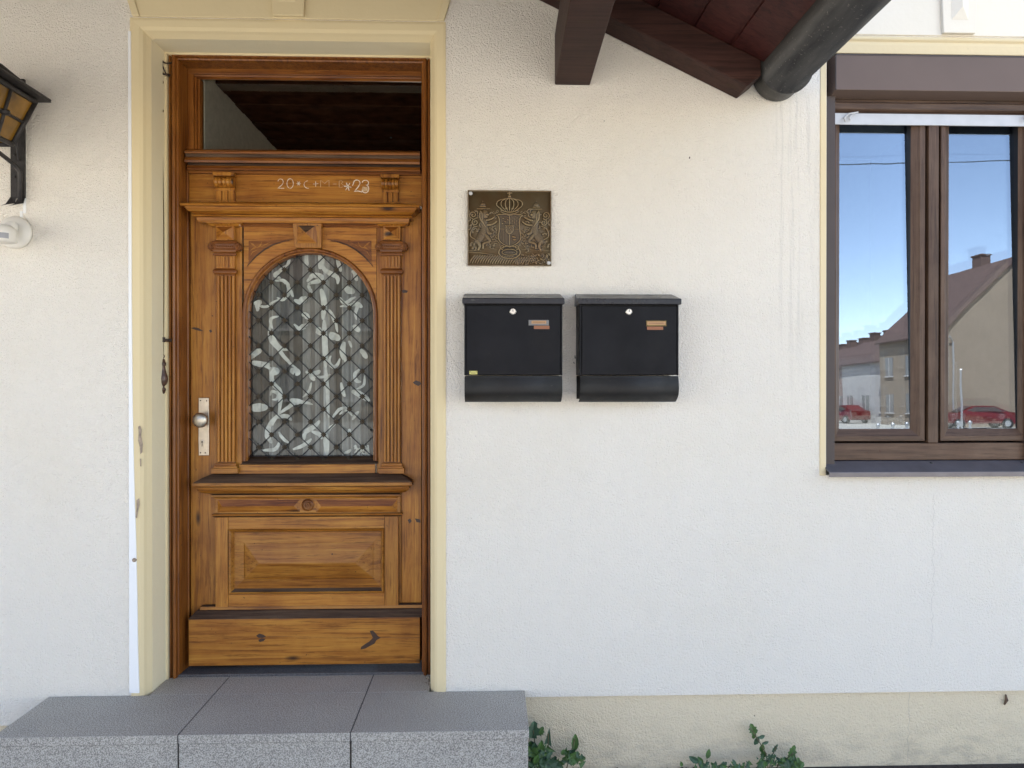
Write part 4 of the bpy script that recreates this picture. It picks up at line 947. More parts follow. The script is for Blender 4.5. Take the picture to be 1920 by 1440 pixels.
# lions: left and mirrored right
for sg, ox in ((1, 0), (-1, 1250)):
    X_ = lambda v: ox+sg*v
    T = lambda pts: [(X_(a), b) for a, b in pts]
    st_(T([(230, 640), (190, 700), (150, 760)]), (70, 55), 11)          # haunch
    st_(T([(240, 470), (250, 560), (230, 650)]), (62, 60), 12)           # chest, body
    st_(T([(215, 440), (300, 620), (340, 650)]), (40, 30), 11)
    el_(X_(255), 360, 62, 78, 15); el_(X_(290), 365, 30, 26, 17)          # head, muzzle
    for k in range(7): st_(T([(190+k*6, 310+k*8), (175+k*9, 380+k*14), (190+k*12, 450+k*16)]), (12, 7), 15, )
    st_(T([(280, 450), (350, 430), (400, 400)]), (24, 14), 12); st_(T([(290, 520), (370, 510), (430, 470)]), (26, 14), 12)   # forelegs
    st_(T([(150, 760), (180, 830), (160, 890)]), (36, 22), 12); st_(T([(260, 660), (330, 760), (240, 800), (230, 870)]), (34, 18), 11)  # hind legs
    st_(T([(120, 740), (50, 700), (40, 640), (80, 560), (140, 540)]), 14, 9)
    sp_(X_(80), 370, 60, 1.5, 90, 12, 10, sg); sp_(X_(110), 480, 52, 1.5, -90, 12, 10, -sg)
    el_(X_(225), 215, 44, 40, 9); st_(T([(180, 245), (270, 245)]), 10, 12); el_(X_(225), 165, 10, 12, 9); st_(T([(140, 275), (330, 275)]), 9, 9)
    sp_(X_(450), 690, 48, 1.2, 0, 12, 9, sg); sp_(X_(480), 750, 44, 1.2, 180, 11, 9, -sg); sp_(X_(390), 330, 30, 1., 0, 9, 8, sg); sp_(X_(440), 320, 26, 1., 0, 9, 8, -sg)
for i in range(260):
    rn = random.Random(500+i); X0 = rn.uniform(20, 1230); Z0 = rn.uniform(300, 880)
    if 430 < X0 < 820 or H[int(Z0/1130*(NZ-1)), int(X0/1250*(NX-1))] > 4: continue
    a = rn.random()*6.3; st_([(X0, Z0), (X0+35*math.cos(a), Z0+35*math.sin(a)), (X0+60*math.cos(a+.7), Z0+60*math.sin(a+.7))], (24, 12), 7.5)
# shield
sh = (gx > 470) & (gx < 790) & (gz > 360) & (gz < 840); H = np.where(sh, np.maximum(H*.35, 8), H)
for p in ([(430, 370), (470, 420), (475, 560), (460, 720), (520, 800), (625, 850)], [(820, 370), (780, 420), (775, 560), (790, 720), (730, 800), (625, 850)], [(450, 365), (560, 362), (625, 375), (690, 362), (800, 365)]): st_(p, 12, 13)
st_([(625, 370), (625, 840)], 7, 12); st_([(480, 580), (780, 580)], 7, 12)
st_([(530, 580), (530, 790)], 5, 11); st_([(575, 580), (575, 810)], 5, 11)
for k in range(5): st_([(650+k*30, 380), (650+k*30-20, 560)], 4, 10)
for a, b in ((530, 420), (560, 470), (520, 500), (570, 530), (600, 440)): el_(a, b, 24, 15, 12, rot=a)
H = np.where((abs(gx-625) < 62) & (gz > 520) & (gz < 640-(abs(gx-625)-20).clip(0)*1.2+20), 13., H)
for k in range(5): st_([(585+k*20, 540), (575+k*20, 620)], 4, 16)
el_(690, 700, 50, 26, 12, rot=20); el_(700, 740, 44, 22, 12)
# crown
for k in range(-3, 4):
    st_([(625+k*30, 300), (625+k*62, 230), (625+k*58, 160), (625+k*26, 128), (625, 112)], (11, 9), 15)
    el_(625+k*30, 268, 11, 14, 14)
st_([(500, 295), (560, 318), (625, 325), (690, 318), (750, 295)], 13, 16); st_([(515, 335), (625, 360), (735, 335)], 12, 15); st_([(505, 315), (745, 315)], 22, 10)
el_(625, 92, 30, 28, 16); st_([(625, 70), (625, 10)], 13, 14); st_([(595, 38), (655, 38)], 13, 14)
# cartouche
el_(625, 930, 165, 100, 9); 
H = np.where(((gx-625)/112)**2+((gz-930)/44)**2 < 1, 5., H)
st_([(625+112*math.cos(a), 930+44*math.sin(a)) for a in np.linspace(0, 2*math.pi, 25)], 9, 14); st_([(625+160*math.cos(a), 930+95*math.sin(a)) for a in np.linspace(0, 2*math.pi, 25)], 13, 12)
sp_(520, 855, 34, 1.3, 90, 10, 15, 1); sp_(730, 855, 34, 1.3, 90, 10, 15, -1)
for k in range(7): el_(555+k*23, 930, 6, 12, 8)
edge = (gx < 12) | (gx > 1238) | (gz < 12) | (gz > 1118); H = np.where(edge, 9, H)
H += np.random.RandomState(2).rand(*H.shape)*.7
q = MB(); P = [(x0+(x1-x0)*gx[j, i]/1250, PY-H[j, i]*.0007+.005, z1-(z1-z0)*gz[j, i]/1130) for j in range(NZ) for i in range(NX)]
q.poly(P, [(j*NX+i, (j+1)*NX+i, (j+1)*NX+i+1, j*NX+i+1) for j in range(NZ-1) for i in range(NX-1)])
q.box(x0, x1, PY+.0035, -.001, z0, z1)
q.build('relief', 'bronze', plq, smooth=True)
e_ = MB()
for a, b, c_, d_ in ((x0-.0006, x0+.001, z0, z1), (x1-.001, x1+.0006, z0, z1), (x0, x1, z0-.0006, z0+.001), (x0, x1, z1-.001, z1+.0006)): e_.box(a, b, PY-.001, PY+.0045, c_, d_)
e_.build('rim', 'bronze', plq)
for a, b in ((882.5, 362.5), (1029, 493)):
    x, zc = W(a, b, PY-.003); q = MB(); q.lathe((x, PY-.001, zc), [(.0075, 0), (.0075, -.003), (.006, -.005), (.0005, -.0055)], 'y', 18); q.build('screw', 'alu', plq, smooth=True)

# ------------------------------------------------------------------ window
YW = .055
win = empty('window', ((SX0+SX1)/2, YW, SZ0), 'brown wood-look double window reflecting sky and houses, under a roller shutter box', 'window')
gd0, gd1 = SX0, WX(1563.5, .03, 500); 
q = MB(); q.box(gd0+.001, gd1, .02, .09, SZ0+.02, WZ(180, .02, 1560)); q.build('shutter_guide', 'guide', win, bevel=.002)
q = MB(); q.box(SX1-(gd1-gd0), SX1-.001, .02, .09, SZ0+.02, WZ(180, .02, 1560)); q.build('shutter_guide', 'guide', win, bevel=.002)
fx0, fx1 = gd1+.0005, SX1-(gd1-gd0)-.0005
fz0_, fz1_ = WZ(862, YW-.01, 1740), WZ(190, YW, 1740)
q = MB(); q.box(fx0, fx1, YW-.012, .12, fz0_, WZ(830, YW, 1740)); q.build('frame_rail', 'bx', win, bevel=.002)
q = MB(); q.box(fx0, fx1, YW-.012, .12, WZ(222, YW, 1740), fz1_); q.prism([(.004, WZ(196, YW, 1740)), (.014, WZ(199, YW, 1740)), (.012, WZ(210, YW, 1740)), (.003, WZ(214, YW, 1740))], fx0, fx1, YW-.012, 0); q.build('frame_rail', 'bx', win, bevel=.002)
mx0_, mx1_ = WX(1741, YW-.02, 500), WX(1760, YW-.02, 500)
q = MB(); q.box(mx0_, mx1_, YW-.020, .10, WZ(830, YW, 1740)+.001, WZ(222, YW, 1740)); q.build('mullion', 'bz', win, bevel=.002)
q = MB(); q.box(fx0, fx1, YW+.028, .115, WZ(831, YW, 1740), WZ(222, YW, 1740)); 
# sashes with mitred profile
qb = MB()
def sash(a, b, gl0, gl1, zt0, zb0_, gzt, gzb):
    o_ = (a, b, zb0_, zt0); m1 = .009
    def fr_(y_o, y_i, oo, ii, mbx): frame4(mbx, oo, ii, y_o, y_i, 0)
    s1 = MB(); i1 = (gl0, gl1, gzb, gzt); mid = tuple(oo+(ii-oo)*.42 for oo, ii in zip(o_, i1)); 
    def four(oo, ii, yo, yi):
        A = [(oo[0], yo, oo[2]), (oo[1], yo, oo[2]), (oo[1], yo, oo[3]), (oo[0], yo, oo[3])]; B = [(ii[0], yi, ii[2]), (ii[1], yi, ii[2]), (ii[1], yi, ii[3]), (ii[0], yi, ii[3])]
        s1.k = 0; s1.poly([A[0], A[1], B[1], B[0]], [(0, 1, 2, 3)]); s1.poly([A[2], A[3], B[3], B[2]], [(0, 1, 2, 3)]); s1.k = 1; s1.poly([A[1], A[2], B[2], B[1]], [(0, 1, 2, 3)]); s1.poly([A[3], A[0], B[0], B[3]], [(0, 1, 2, 3)])
    y0_ = YW-.014
    four(o_, o_, y0_+.05, y0_+.002); four(o_, tuple(oo+(ii-oo)*.04 for oo, ii in zip(o_, i1)), y0_+.002, y0_)
    four(tuple(oo+(ii-oo)*.04 for oo, ii in zip(o_, i1)), mid, y0_, y0_); four(mid, tuple(oo+(ii-oo)*.5 for oo, ii in zip(o_, i1)), y0_, y0_+.003)
    four(tuple(oo+(ii-oo)*.5 for oo, ii in zip(o_, i1)), i1, y0_+.003, y0_+.014)
    so_ = s1.build('sash', ['bx', 'bz'], win)
    g_ = MB(); g_.k = 0; s1.v = []; s1.f = []; s1.m = []; four(i1, (i1[0]+.002, i1[1]-.002, i1[2]+.002, i1[3]-.002), y0_+.014, y0_+.040); s1.m = [0]*len(s1.m); s1.build('gasket', 'black', so_)
    for nm, mt, yy, tilt in (('glass_pane', 'pane', y0_+.026, .95), ('inner_pane', 'pane_in', y0_+.038, .62)):
        zc_ = (i1[2]+i1[3])/2; k_ = math.tan(R(tilt)); rx_ = .0028 if 'inner' in nm else 0.0
        g_ = MB(); g_.poly([(X_, yy+k_*(Z_-zc_)*1.+rx_*(X_-gl0), Z_) for X_, Z_ in ((i1[0], i1[2]), (i1[1], i1[2]), (i1[1], i1[3]), (i1[0], i1[3]))], [(0, 1, 2, 3)]); g_.build(nm, mt, so_)
zt0 = WZ(222, YW, 1740); zb0_ = WZ(827, YW-.014, 1740)
gzt = WZ(226, YW, 1740); gzb = WZ(804, YW, 1740)
s1w = WX(1573.5, YW, 500)-(fx0+.001); 
sash(fx0+.001, WX(1735, YW-.014, 500), WX(1573.5, YW, 500), WX(1707, YW, 500), zt0, zb0_, gzt, gzb)
sash(WX(1764, YW-.014, 500), fx1-.001, WX(1778.5, YW, 500), WX(1908, YW, 500), zt0, zb0_, gzt, gzb)
# pale curtain behind the right pane
q = MB(); P = []; n_ = 40; xa, xb = WX(1885, .5, 500), WX(1990, .5, 500)
for zc in (SZ0, SZ1):
    for i in range(n_+1): x = xa+(xb-xa)*i/n_; P.append((x+(.12 if zc == SZ0 else 0)*0, .45+.02*math.sin(i*.9), zc))
q.poly(P, [(i, i+1, n_+2+i, n_+1+i) for i in range(n_)]); tag(q.build('window_curtain', 'motif'), 'pale net curtain hanging behind the right window pane', 'curtain')
# shutter box
bx = MB(); x0_, x1_ = WX(1567, -.022, 140), SX1-.003-(WX(1567, -.022, 140)-SX0-.003)+.0
yF = -.022; zT, zB = WZ(104, yF, 1740), WZ(170, yF, 1740); zU = WZ(186, .03, 1740)
bx.poly([(x0_, yF, zT), (x1_, yF, zT), (x1_, yF, zB), (x0_, yF, zB), (x0_-.0, .03, zT+.004), (x1_, .03, zT+.004), (x1_, .035, zU), (x0_, .035, zU)], [(0, 1, 2, 3), (0, 4, 5, 1), (3, 2, 6, 7), (0, 3, 7, 4), (1, 5, 6, 2), (4, 7, 6, 5)])
bx.box(x0_-.001, x1_+.001, .032, .10, zU, zT+.006)
bo = bx.build('shutter_box', 'shutter', win, bevel=.002)
q = MB(); q.box(x0_-.001, x0_+.003, yF-.001, yF+.004, zB, zT); q.box(x0_, x1_, yF-.001, yF+.004, zT-.004, zT+.0015); q.build('box_edge_trim', 'guide', bo)
# end slat of the shutter, stopper
q = MB(); q.box(fx0-.002, fx1+.002, .028, .036, WZ(235, .03, 1740), WZ(217.5, .03, 1740)); q.box(fx0-.002, fx1+.002, .030, .036, WZ(217.5, .03, 1740), WZ(214, .03, 1740)); es = q.build('end_slat', 'alu', win, bevel=.001)
for cxp_ in (1588, 1925):
    q = MB(); q.tube([P_ for P_ in [(W(a, b, .02)[0], .016, W(a, b, .02)[1]) for a, b in ((cxp_-4, 229), (cxp_-6, 222), (cxp_+2, 214), (cxp_+20, 211))]], [.003, .004, .003, .003], 8)
    q.tube([(W(a, b, .02)[0], .018, W(a, b, .02)[1]) for a, b in ((cxp_+6, 226), (cxp_+4, 221), (cxp_+12, 213), (cxp_+20, 210))], [.003, .003, .003, .002], 8); q.build('stopper', 'alu', es, smooth=True)
# sill
q = MB(); sz = WZ(866, .03, 1740); xl = WX(1553, -.03, 880)
q.poly([(xl, .045, sz+.004), (SX1+.01, .045, sz+.004), (SX1+.01, -.040, WZ(885, -.04, 1740)), (xl, -.040, WZ(885, -.04, 1740)), (xl, -.040, WZ(894, -.04, 1740)), (SX1+.01, -.040, WZ(894, -.04, 1740)), (SX1+.01, -.036, WZ(894, -.04, 1740)), (xl, -.036, WZ(894, -.04, 1740)), (xl, -.036, WZ(885, -.036, 1740)-.003), (SX1+.01, -.036, WZ(885, -.036, 1740)-.003), (SX1+.01, .045, sz), (xl, .045, sz)],
       [(0, 1, 2, 3), (3, 2, 5, 4), (4, 5, 6, 7), (7, 6, 9, 8), (8, 9, 10, 11), (0, 3, 8, 11), (1, 10, 9, 2), (3, 4, 7, 8), (2, 9, 6, 5)])
sl_ = q.build('window_sill', 'sill', win, bevel=.001)
for a in (1565, 1748, 1918):
    x, zc = W(a, 869, .02); q = MB(); q.lathe((x, .030, zc), [(.006, 0), (.006, -.006), (.003, -.009), (.0005, -.0095)], 'y', 14); q.build('screw', 'gutter', sl_, smooth=True)

# ------------------------------------------------------------------ porch roof
RX, RZ = W(1132, 62, 0); EX, EZ = W(1380, 186, 0); SLP = (EZ-RZ)/(EX-RX); PD = 1.9  # unseen depth lengthened to dim the wall under the roof
rxg = -1.35; rzg = RZ+SLP*(rxg-RX)       # ridge over the door
roof = empty('porch_roof', (rxg, -PD/2, EZ), 'dark brown gabled wooden porch roof over the door', 'porch roof')
uz_ = .125
def rafter(sg, y0_, y1_, name='rafter'):
    q = MB(); d = EX-rxg
    xa_, xb_ = rxg, rxg+sg*d; za, zb1 = rzg, EZ
    # underside line (xa_,za)->(xb_,zb1); end cut as in the photo
    t = uz_
    e1 = (xb_+sg*.045, zb1+.045*abs(SLP)*-1+.075)
    prof = [(xa_, za), (xb_, zb1), (xb_+sg*.052, zb1+.040), (xb_+sg*.052, zb1+SLP*.052*1+t+.0), (xa_, za+t)]
    q.poly([(a, y0_, b) for a, b in prof]+[(a, y1_, b) for a, b in prof], [(0, 1, 2, 3, 4), (9, 8, 7, 6, 5)]+[(i, (i+1) % 5, (i+1) % 5+5, i+5) for i in range(5)])
    return q.build(name, 'px', roof, bevel=.004)
for sg in (1, -1):
    rafter(sg, -.125, -.002); rafter(sg, -PD, -PD+.12)
    q = MB(); d = EX-rxg+.085; nb = 17
    L = math.hypot(d, d*SLP); c_, s_ = math.cos(math.atan(SLP)), math.sin(math.atan(SLP))
    for i in range(nb):
        a, b = i/nb, (i+1)/nb
        for (p, r_, zo) in ((a, b-.006, 0.), (b-.006, b, .008)):
            xa_, xb_ = rxg+sg*d*p, rxg+sg*d*r_; za, zb1 = rzg+SLP*d*p+uz_+zo+.001, rzg+SLP*d*r_+uz_+zo+.001
            q.hull8([(xa_, -PD-.05, za), (xb_, -PD-.05, zb1), (xb_, -PD-.05, zb1+.02), (xa_, -PD-.05, za+.02)], [(xa_, -.001, za), (xb_, -.001, zb1), (xb_, -.001, zb1+.02), (xa_, -.001, za+.02)])
    q.build('roof_boards', 'bd', roof, bevel=.001)
    q = MB(); xa_, xb_ = rxg, rxg+sg*(d+.02); za, zb1 = rzg+uz_+.03, rzg+SLP*(d+.02)+uz_+.03
    q.hull8([(xa_, -PD-.08, za), (xb_, -PD-.08, zb1), (xb_, -PD-.08, zb1+.03), (xa_, -PD-.08, za+.03)], [(xa_, -.001, za), (xb_, -.001, zb1), (xb_, -.001, zb1+.03), (xa_, -.001, za+.03)])
    q.build('roof_tiles', 'roof', roof)
    # purlin (horizontal beam out of the wall)
    xw0, zw = W(1040, 160, 0); xw1 = WX(1106, 0, 160); mid = (xw0+xw1)/2; hw = (xw1-xw0)/2
    if sg < 0: mid = 2*rxg-mid
    q = MB(); sh_ = -.028*sg; ht = .20
    q.hull8([(mid-hw, -.001, zw), (mid+hw, -.001, zw), (mid+hw, -.001, zw+ht), (mid-hw, -.001, zw+ht)], [(mid-hw+sh_, -PD, zw), (mid+hw+sh_, -PD, zw), (mid+hw+sh_, -PD, zw+ht), (mid-hw+sh_, -PD, zw+ht)])
    q.build('purlin', 'px', roof, bevel=.005)
    # gutter
    gx_, gz_ = W(1455, 146, -.01); rad = .094; gx_ = gx_ if sg > 0 else 2*rxg-gx_
    q = MB(); ns = 22; P = []
    for y_, r_ in ((-.012, rad), (-.016, rad+.0), (-.10, rad), (-.10, rad+.009), (-.116, rad+.009), (-.119, rad-.002), (-PD-.06, rad-.003)):
        for i in range(ns+1):
            a = R(180+8-(-0)+ (164+0)*i/ns) if False else R(170+200*i/ns); P.append((gx_+r_*math.cos(a), y_, gz_+r_*math.sin(a)))
    q.poly(P, [(k*(ns+1)+i, k*(ns+1)+i+1, (k+1)*(ns+1)+i+1, (k+1)*(ns+1)+i) for k in range(6) for i in range(ns)])
    q.poly([P[i] for i in range(ns+1)], [tuple(range(ns+1))]); q.poly([P[6*(ns+1)+i] for i in range(ns+1)], [tuple(range(ns+1))])
    q.build('gutter', 'gutter', roof, smooth=True)
q = MB(); dd_ = EX-rxg-.02
zt_g = EZ+.02
while zt_g < rzg-.08:
    z2_ = zt_g+.11; h1 = min(dd_, (rzg+.05-zt_g)/abs(SLP)); h2 = min(dd_, (rzg+.05-z2_)/abs(SLP))
    q.hull8([(rxg-h1, -PD+.122, zt_g), (rxg+h1, -PD+.122, zt_g), (rxg+h2, -PD+.125, z2_), (rxg-h2, -PD+.125, z2_)], [(rxg-h1, -PD+.14, zt_g), (rxg+h1, -PD+.14, zt_g), (rxg+h2, -PD+.14, z2_), (rxg-h2, -PD+.14, z2_)]); zt_g = z2_+.006
q.build('gable_sky_block', 'px', roof)  # added out of view to block bright sky from the transom reflection
q = MB(); q.box(rxg-.06, rxg+.06, -PD, -.001, rzg-.02, rzg+uz_-.02); q.build('ridge_beam', 'px', roof, bevel=.004)

# ------------------------------------------------------------------ wall lantern and motion sensor
LXc, LY = -1.795, -.25
lan = empty('wall_lantern', (LXc, 0, 2.19), 'wrought iron wall lantern with amber glass, left of the door', 'lantern')
zp = lambda py: WZ(py, 0, 33)
q = MB(); pxl, pxr_ = WX(20, -.01, 300), WX(46, -.01, 300); q.box(pxl, pxr_, -.012, -.001, zp(372), zp(150)); 
for sx_, x_ in ((-1, pxl+.012), (-1, pxr_-.008)):
    q.poly([(x_-.011, -.012, zp(370)), (x_+.011, -.012, zp(370)), (x_+.008, -.016, zp(383)), (x_-.006, -.022, zp(385)), (x_-.034, -.034, zp(390)), (x_-.022, -.024, zp(385))], [(0, 1, 2, 3), (0, 3, 4, 5)])
for zz4 in (292, 333): q.lathe((pxl+.016, -.012, zp(zz4)), [(.006, 0), (.005, -.004)], 'y', 10)
q.build('back_plate', 'iron', lan, bevel=.001)
TZ, BZ, th2, bh2 = 2.532, 2.360, .130, .080
def ringpts(h, zc): return [(LXc-h, LY-h, zc), (LXc+h, LY-h, zc), (LXc+h, LY+h, zc), (LXc-h, LY+h, zc)]
q = MB(); T_, B_ = ringpts(th2-.004, TZ-.004), ringpts(bh2-.004, BZ+.004); q.poly(B_+T_, [(0, 1, 5, 4), (1, 2, 6, 5), (2, 3, 7, 6), (3, 0, 4, 7), (0, 3, 2, 1)]); q.build('amber_panes', 'amber', lan)
q = MB(); T_, B_ = ringpts(th2, TZ), ringpts(bh2, BZ)
for i in range(4):
    q.tube([B_[i], T_[i]], .009, 6); q.tube([T_[i], T_[(i+1) % 4]], .010, 6); q.tube([B_[i], B_[(i+1) % 4]], .009, 6)
    mT = [(T_[i][k]+T_[(i+1) % 4][k])/2 for k in range(3)]; mB = [(B_[i][k]+B_[(i+1) % 4][k])/2 for k in range(3)]; q.tube([mB, mT], .006, 6)
    mm = [(mT[k]+mB[k])/2 for k in range(3)]; a_ = [(B_[i][k]+T_[i][k])/2 for k in range(3)]; b__ = [(B_[(i+1) % 4][k]+T_[(i+1) % 4][k])/2 for k in range(3)]; q.tube([a_, mm, b__], .005, 6)
    q.lathe(tuple(mm), [(.001, -.012), (.018, -.006), (.018, .006), (.001, .012)], 'z', 8)
q.build('cage', 'iron', lan, smooth=True)
q = MB(); E_ = ringpts(.162, TZ+.018); E2 = ringpts(.166, TZ+.012); A_ = ringpts(.03, TZ+.082)
q.poly(E_+A_, [(0, 1, 5, 4), (1, 2, 6, 5), (2, 3, 7, 6), (3, 0, 4, 7), (4, 5, 6, 7)]); q.poly(E_+E2, [(0, 1, 5, 4), (1, 2, 6, 5), (2, 3, 7, 6), (3, 0, 4, 7)]); q.poly(E2, [(0, 1, 2, 3)])
for k in range(4):
    for i in range(5):
        f = .2*i; a = [E_[k][d]+(A_[k][d]-E_[k][d])*f for d in range(3)]; b = [E_[(k+1) % 4][d]+(A_[(k+1) % 4][d]-E_[(k+1) % 4][d])*f for d in range(3)]; q.tube([a, b], .006, 6)
q.lathe((LXc, LY, TZ+.078), [(.03, 0), (.035, .02), (.015, .04), (.02, .06), (.001, .08)], 'z', 12); q.build('lantern_roof', 'iron', lan)
q = MB(); q.tube([(pxr_-.01, -.02, zp(388-8)), (pxr_-.006, -.026, 2.30), (pxr_-.016, -.04, 2.325), (LXc, -.12, 2.345), (LXc, LY, 2.355)], .008, 8); q.build('scroll_arm', 'iron', lan, smooth=True); q = MB(); q.tube([(pxr_-.012, -.02, 2.35), (pxr_-.002, -.05, 2.40), (pxr_-.01, -.05, 2.44), (LXc+.05, -.10, 2.42)], .006, 8); q.build('scroll', 'iron', lan, smooth=True); q = MB(); q.tube([(LXc+.035, -.02, 2.585), (LXc+.045, -.05, 2.625), (LXc+.02, -.14, 2.655), (LXc, LY, 2.645)], .007, 8); q.build('cable', 'iron', lan, smooth=True)

sxx, szz = W(32, 437, 0)
pir = empty('motion_sensor', (sxx, 0, szz-.07), 'white plastic motion sensor on the wall under the lantern', 'motion sensor')
q = MB(); q.lathe((sxx, 0, szz), [(.060, -.001), (.062, -.012), (.058, -.022), (.035, -.030), (.001, -.031)], 'y', 32); q.build('base', 'sensor', pir, smooth=True)
q = MB(); q.tube([(sxx-.004, -.022, szz+.002), (sxx+.012, -.055, szz+.012), (sxx+.035, -.085, szz+.006)], [.026, .02, .022], 14); q.build('arm', 'sensor', pir, smooth=True)
q = MB(); hx_ = W(1, 448, -.12)[0]; szz = szz-.012; q.lathe((hx_, -.11, szz-.045), [(.038, .0), (.046, .004), (.047, .03), (.044, .050), (.03, .062), (.001, .066)], 'z', 28); hd = q.build('head', 'sensor', pir, smooth=True)
q = MB(); 
for i in range(9):
    a = R(-90-60+13*i); q.poly([(hx_+.048*math.cos(a+t), -.11+.048*math.sin(a+t), zc) for t, zc in ((0, szz-.036), (R(13), szz-.036), (R(13), szz-.016), (0, szz-.016))], [(0, 1, 2, 3)])
q.build('lens', 'lens', hd)
# narrow filler over the cable between lantern and sensor
q = MB(); q.box(WX(44, 0, 300), WX(49, 0, 300), -.003, 0, WZ(400, 0, 44), WZ(215, 0, 44)); q.box(WX(38, 0, 400), WX(43, 0, 400), -.003, 0, WZ(412, 0, 40), WZ(396, 0, 40)); q.build('cable_filler', 'bluewhite', house)

# ------------------------------------------------------------------ weeds at the foot of the wall
def leafshape(kind):
    if kind == 'oval': return [(0, 0), (.22, .25), (.30, .5), (.24, .75), (.08, .96), (0, 1), (-.08, .96), (-.24, .75), (-.30, .5), (-.22, .25)]
    if kind == 'arrow': return [(0, .12), (.45, 0), (.28, .4), (.16, .7), (0, 1), (-.12, .7), (-.22, .4), (-.38, .05)]
    if kind == 'lobed': return [(0, 0), (.30, .05), (.26, .22), (.48, .30), (.34, .45), (.46, .62), (.24, .70), (.20, .92), (0, 1), (-.18, .9), (-.26, .72), (-.46, .64), (-.32, .46), (-.50, .32), (-.26, .2), (-.32, .04)]
def leaf(mb_, px, py, Y, ang, L, kind='oval', wd=1., tilt=0.):
    """base at photo px,py on plane Y; ang: degrees from up, clockwise; L metres"""
    x, zc = W(px, py, Y); sh_ = leafshape(kind); a = R(ang); P = []
    for u, v in sh_:
        u *= wd*L; v_ = v*L; X_ = x+u*math.cos(a)+v_*math.sin(a); Z_ = zc-u*math.sin(a)+v_*math.cos(a); P.append((X_, Y-abs(u)*.35-v_*tilt+.15*L*v*v, Z_))
    c = (x+.5*L*math.sin(a), Y-.5*L*tilt+.0375*L+.012*L, zc+.5*L*math.cos(a))
    b0 = len(P); P.append(c); n_ = len(sh_); mb_.poly(P, [(i, (i+1) % n_, b0) for i in range(n_)])
def weed(name, label, stems, leaves, base, rn_seed, ncl, mats=('leaf', 'leaf2')):
    root = empty(name, base, label, 'weed')
    m1 = MB(); m2 = MB(); rn = random.Random(rn_seed)
    for st__ in stems: m2.tube([(W(a, b, Y)[0], Y, W(a, b, Y)[1]) for a, b, Y in st__], [.0022]*len(st__), 6)
    for lf in leaves: m1.k = rn.randint(0, 1); leaf(m1, *lf)
    for (pxc, pyc, sx_, sy_, Yc, cnt_, Ls) in ncl:
        for i in range(cnt_):
            m1.k = rn.randint(0, 1); leaf(m1, rn.gauss(pxc, sx_), pyc+abs(rn.gauss(0, sy_)), Yc-rn.random()*.07, rn.gauss(0, 50), Ls*rn.uniform(.5, 1.2), rn.choice(['lobed', 'oval', 'arrow']), 1., rn.uniform(-.5, .5))
    m1.build('leaves', list(mats), root); m2.build('stem', 'stem', root)
b0 = (.19, -.06, 0)
weed('weed', 'leafy green weed growing against the right end of the granite step',
     [[(1010, 1450, -.05), (1005, 1410, -.05), (1000, 1370, -.06)], [(1020, 1450, -.05), (1028, 1410, -.05), (1028, 1375, -.05)], [(1060, 1450, -.04), (1068, 1420, -.04), (1078, 1385, -.04)]],
     [(998, 1384, -.06, 8, .062, 'lobed', .9), (1010, 1378, -.05, 30, .035, 'lobed', .9), (1026, 1398, -.05, 8, .066, 'arrow', .55), (1022, 1400, -.06, 120, .05, 'arrow', .6), (1077, 1410, -.04, 4, .066, 'oval', .75), (1072, 1405, -.04, 150, .042, 'arrow', .7), (996, 1420, -.07, 0, .06, 'lobed', 1.), (1008, 1425, -.07, 20, .055, 'lobed', 1.), (1016, 1418, -.06, 70, .045, 'lobed', .9)],
     b0, 4, [(1005, 1405, 9, 14, -.05, 60, .036), (1025, 1428, 14, 8, -.05, 60, .030), (1075, 1415, 8, 12, -.04, 46, .028)])
weed('weed', 'low weed with round leaves at the foot of the plinth, between the other two weeds',
     [[(1316, 1450, -.04), (1310, 1432, -.04), (1300, 1424, -.04)], [(1320, 1450, -.04), (1326, 1425, -.04)], [(1318, 1450, -.04), (1350, 1440, -.05)]],
     [(1312, 1430, -.05, -62, .046, 'oval', .9), (1318, 1433, -.05, -35, .034, 'oval', 1.), (1325, 1423, -.04, 18, .038, 'oval', .9), (1345, 1442, -.05, 60, .046, 'oval', .95), (1338, 1442, -.05, 20, .03, 'oval', .9), (1322, 1434, -.05, 60, .02, 'lobed', .9)],
     (.84, -.05, 0), 8, [(1322, 1436, 20, 5, -.04, 30, .020)])
weed('weed', 'tall dandelion-like weed with toothed leaves at the foot of the plinth, below the window side',
     [[(1442, 1452, -.04), (1436, 1412, -.04), (1422, 1388, -.035), (1405, 1362, -.03)], [(1442, 1450, -.04), (1446, 1420, -.04), (1456, 1400, -.04)], [(1445, 1450, -.04), (1465, 1430, -.05), (1488, 1412, -.05)]],
     [(1414, 1376, -.032, -18, .040, 'lobed', .95), (1411, 1375, -.03, 62, .025, 'oval', .9), (1415, 1372, -.03, 190, .03, 'oval', 1.), (1421, 1383, -.03, 80, .030, 'oval', .9), (1422, 1380, -.03, 200, .040, 'oval', .9), (1428, 1394, -.03, 82, .030, 'oval', .75), (1430, 1394, -.035, 190, .036, 'oval', 1.), (1430, 1408, -.035, 170, .03, 'lobed', 1.), (1448, 1410, -.04, 40, .036, 'lobed', .5), (1480, 1420, -.05, 28, .050, 'lobed', .75), (1484, 1440, -.06, 30, .04, 'oval', 1.), (1490, 1442, -.06, 60, .045, 'lobed', 1.)],
     (1.06, -.05, 0), 9, [(1440, 1418, 10, 10, -.04, 60, .012), (1462, 1426, 18, 7, -.05, 60, .016), (1484, 1434, 9, 6, -.05, 34, .030), (1408, 1434, 16, 5, -.04, 18, .026), (1375, 1440, 10, 4, -.04, 10, .022)])
q = MB(); rn = random.Random(12)
q.poly([(SXR, -.05, -.034), (4, -.035, -.034), (4, .012, -.026), (SXR, .012, -.026)], [(0, 1, 2, 3)])
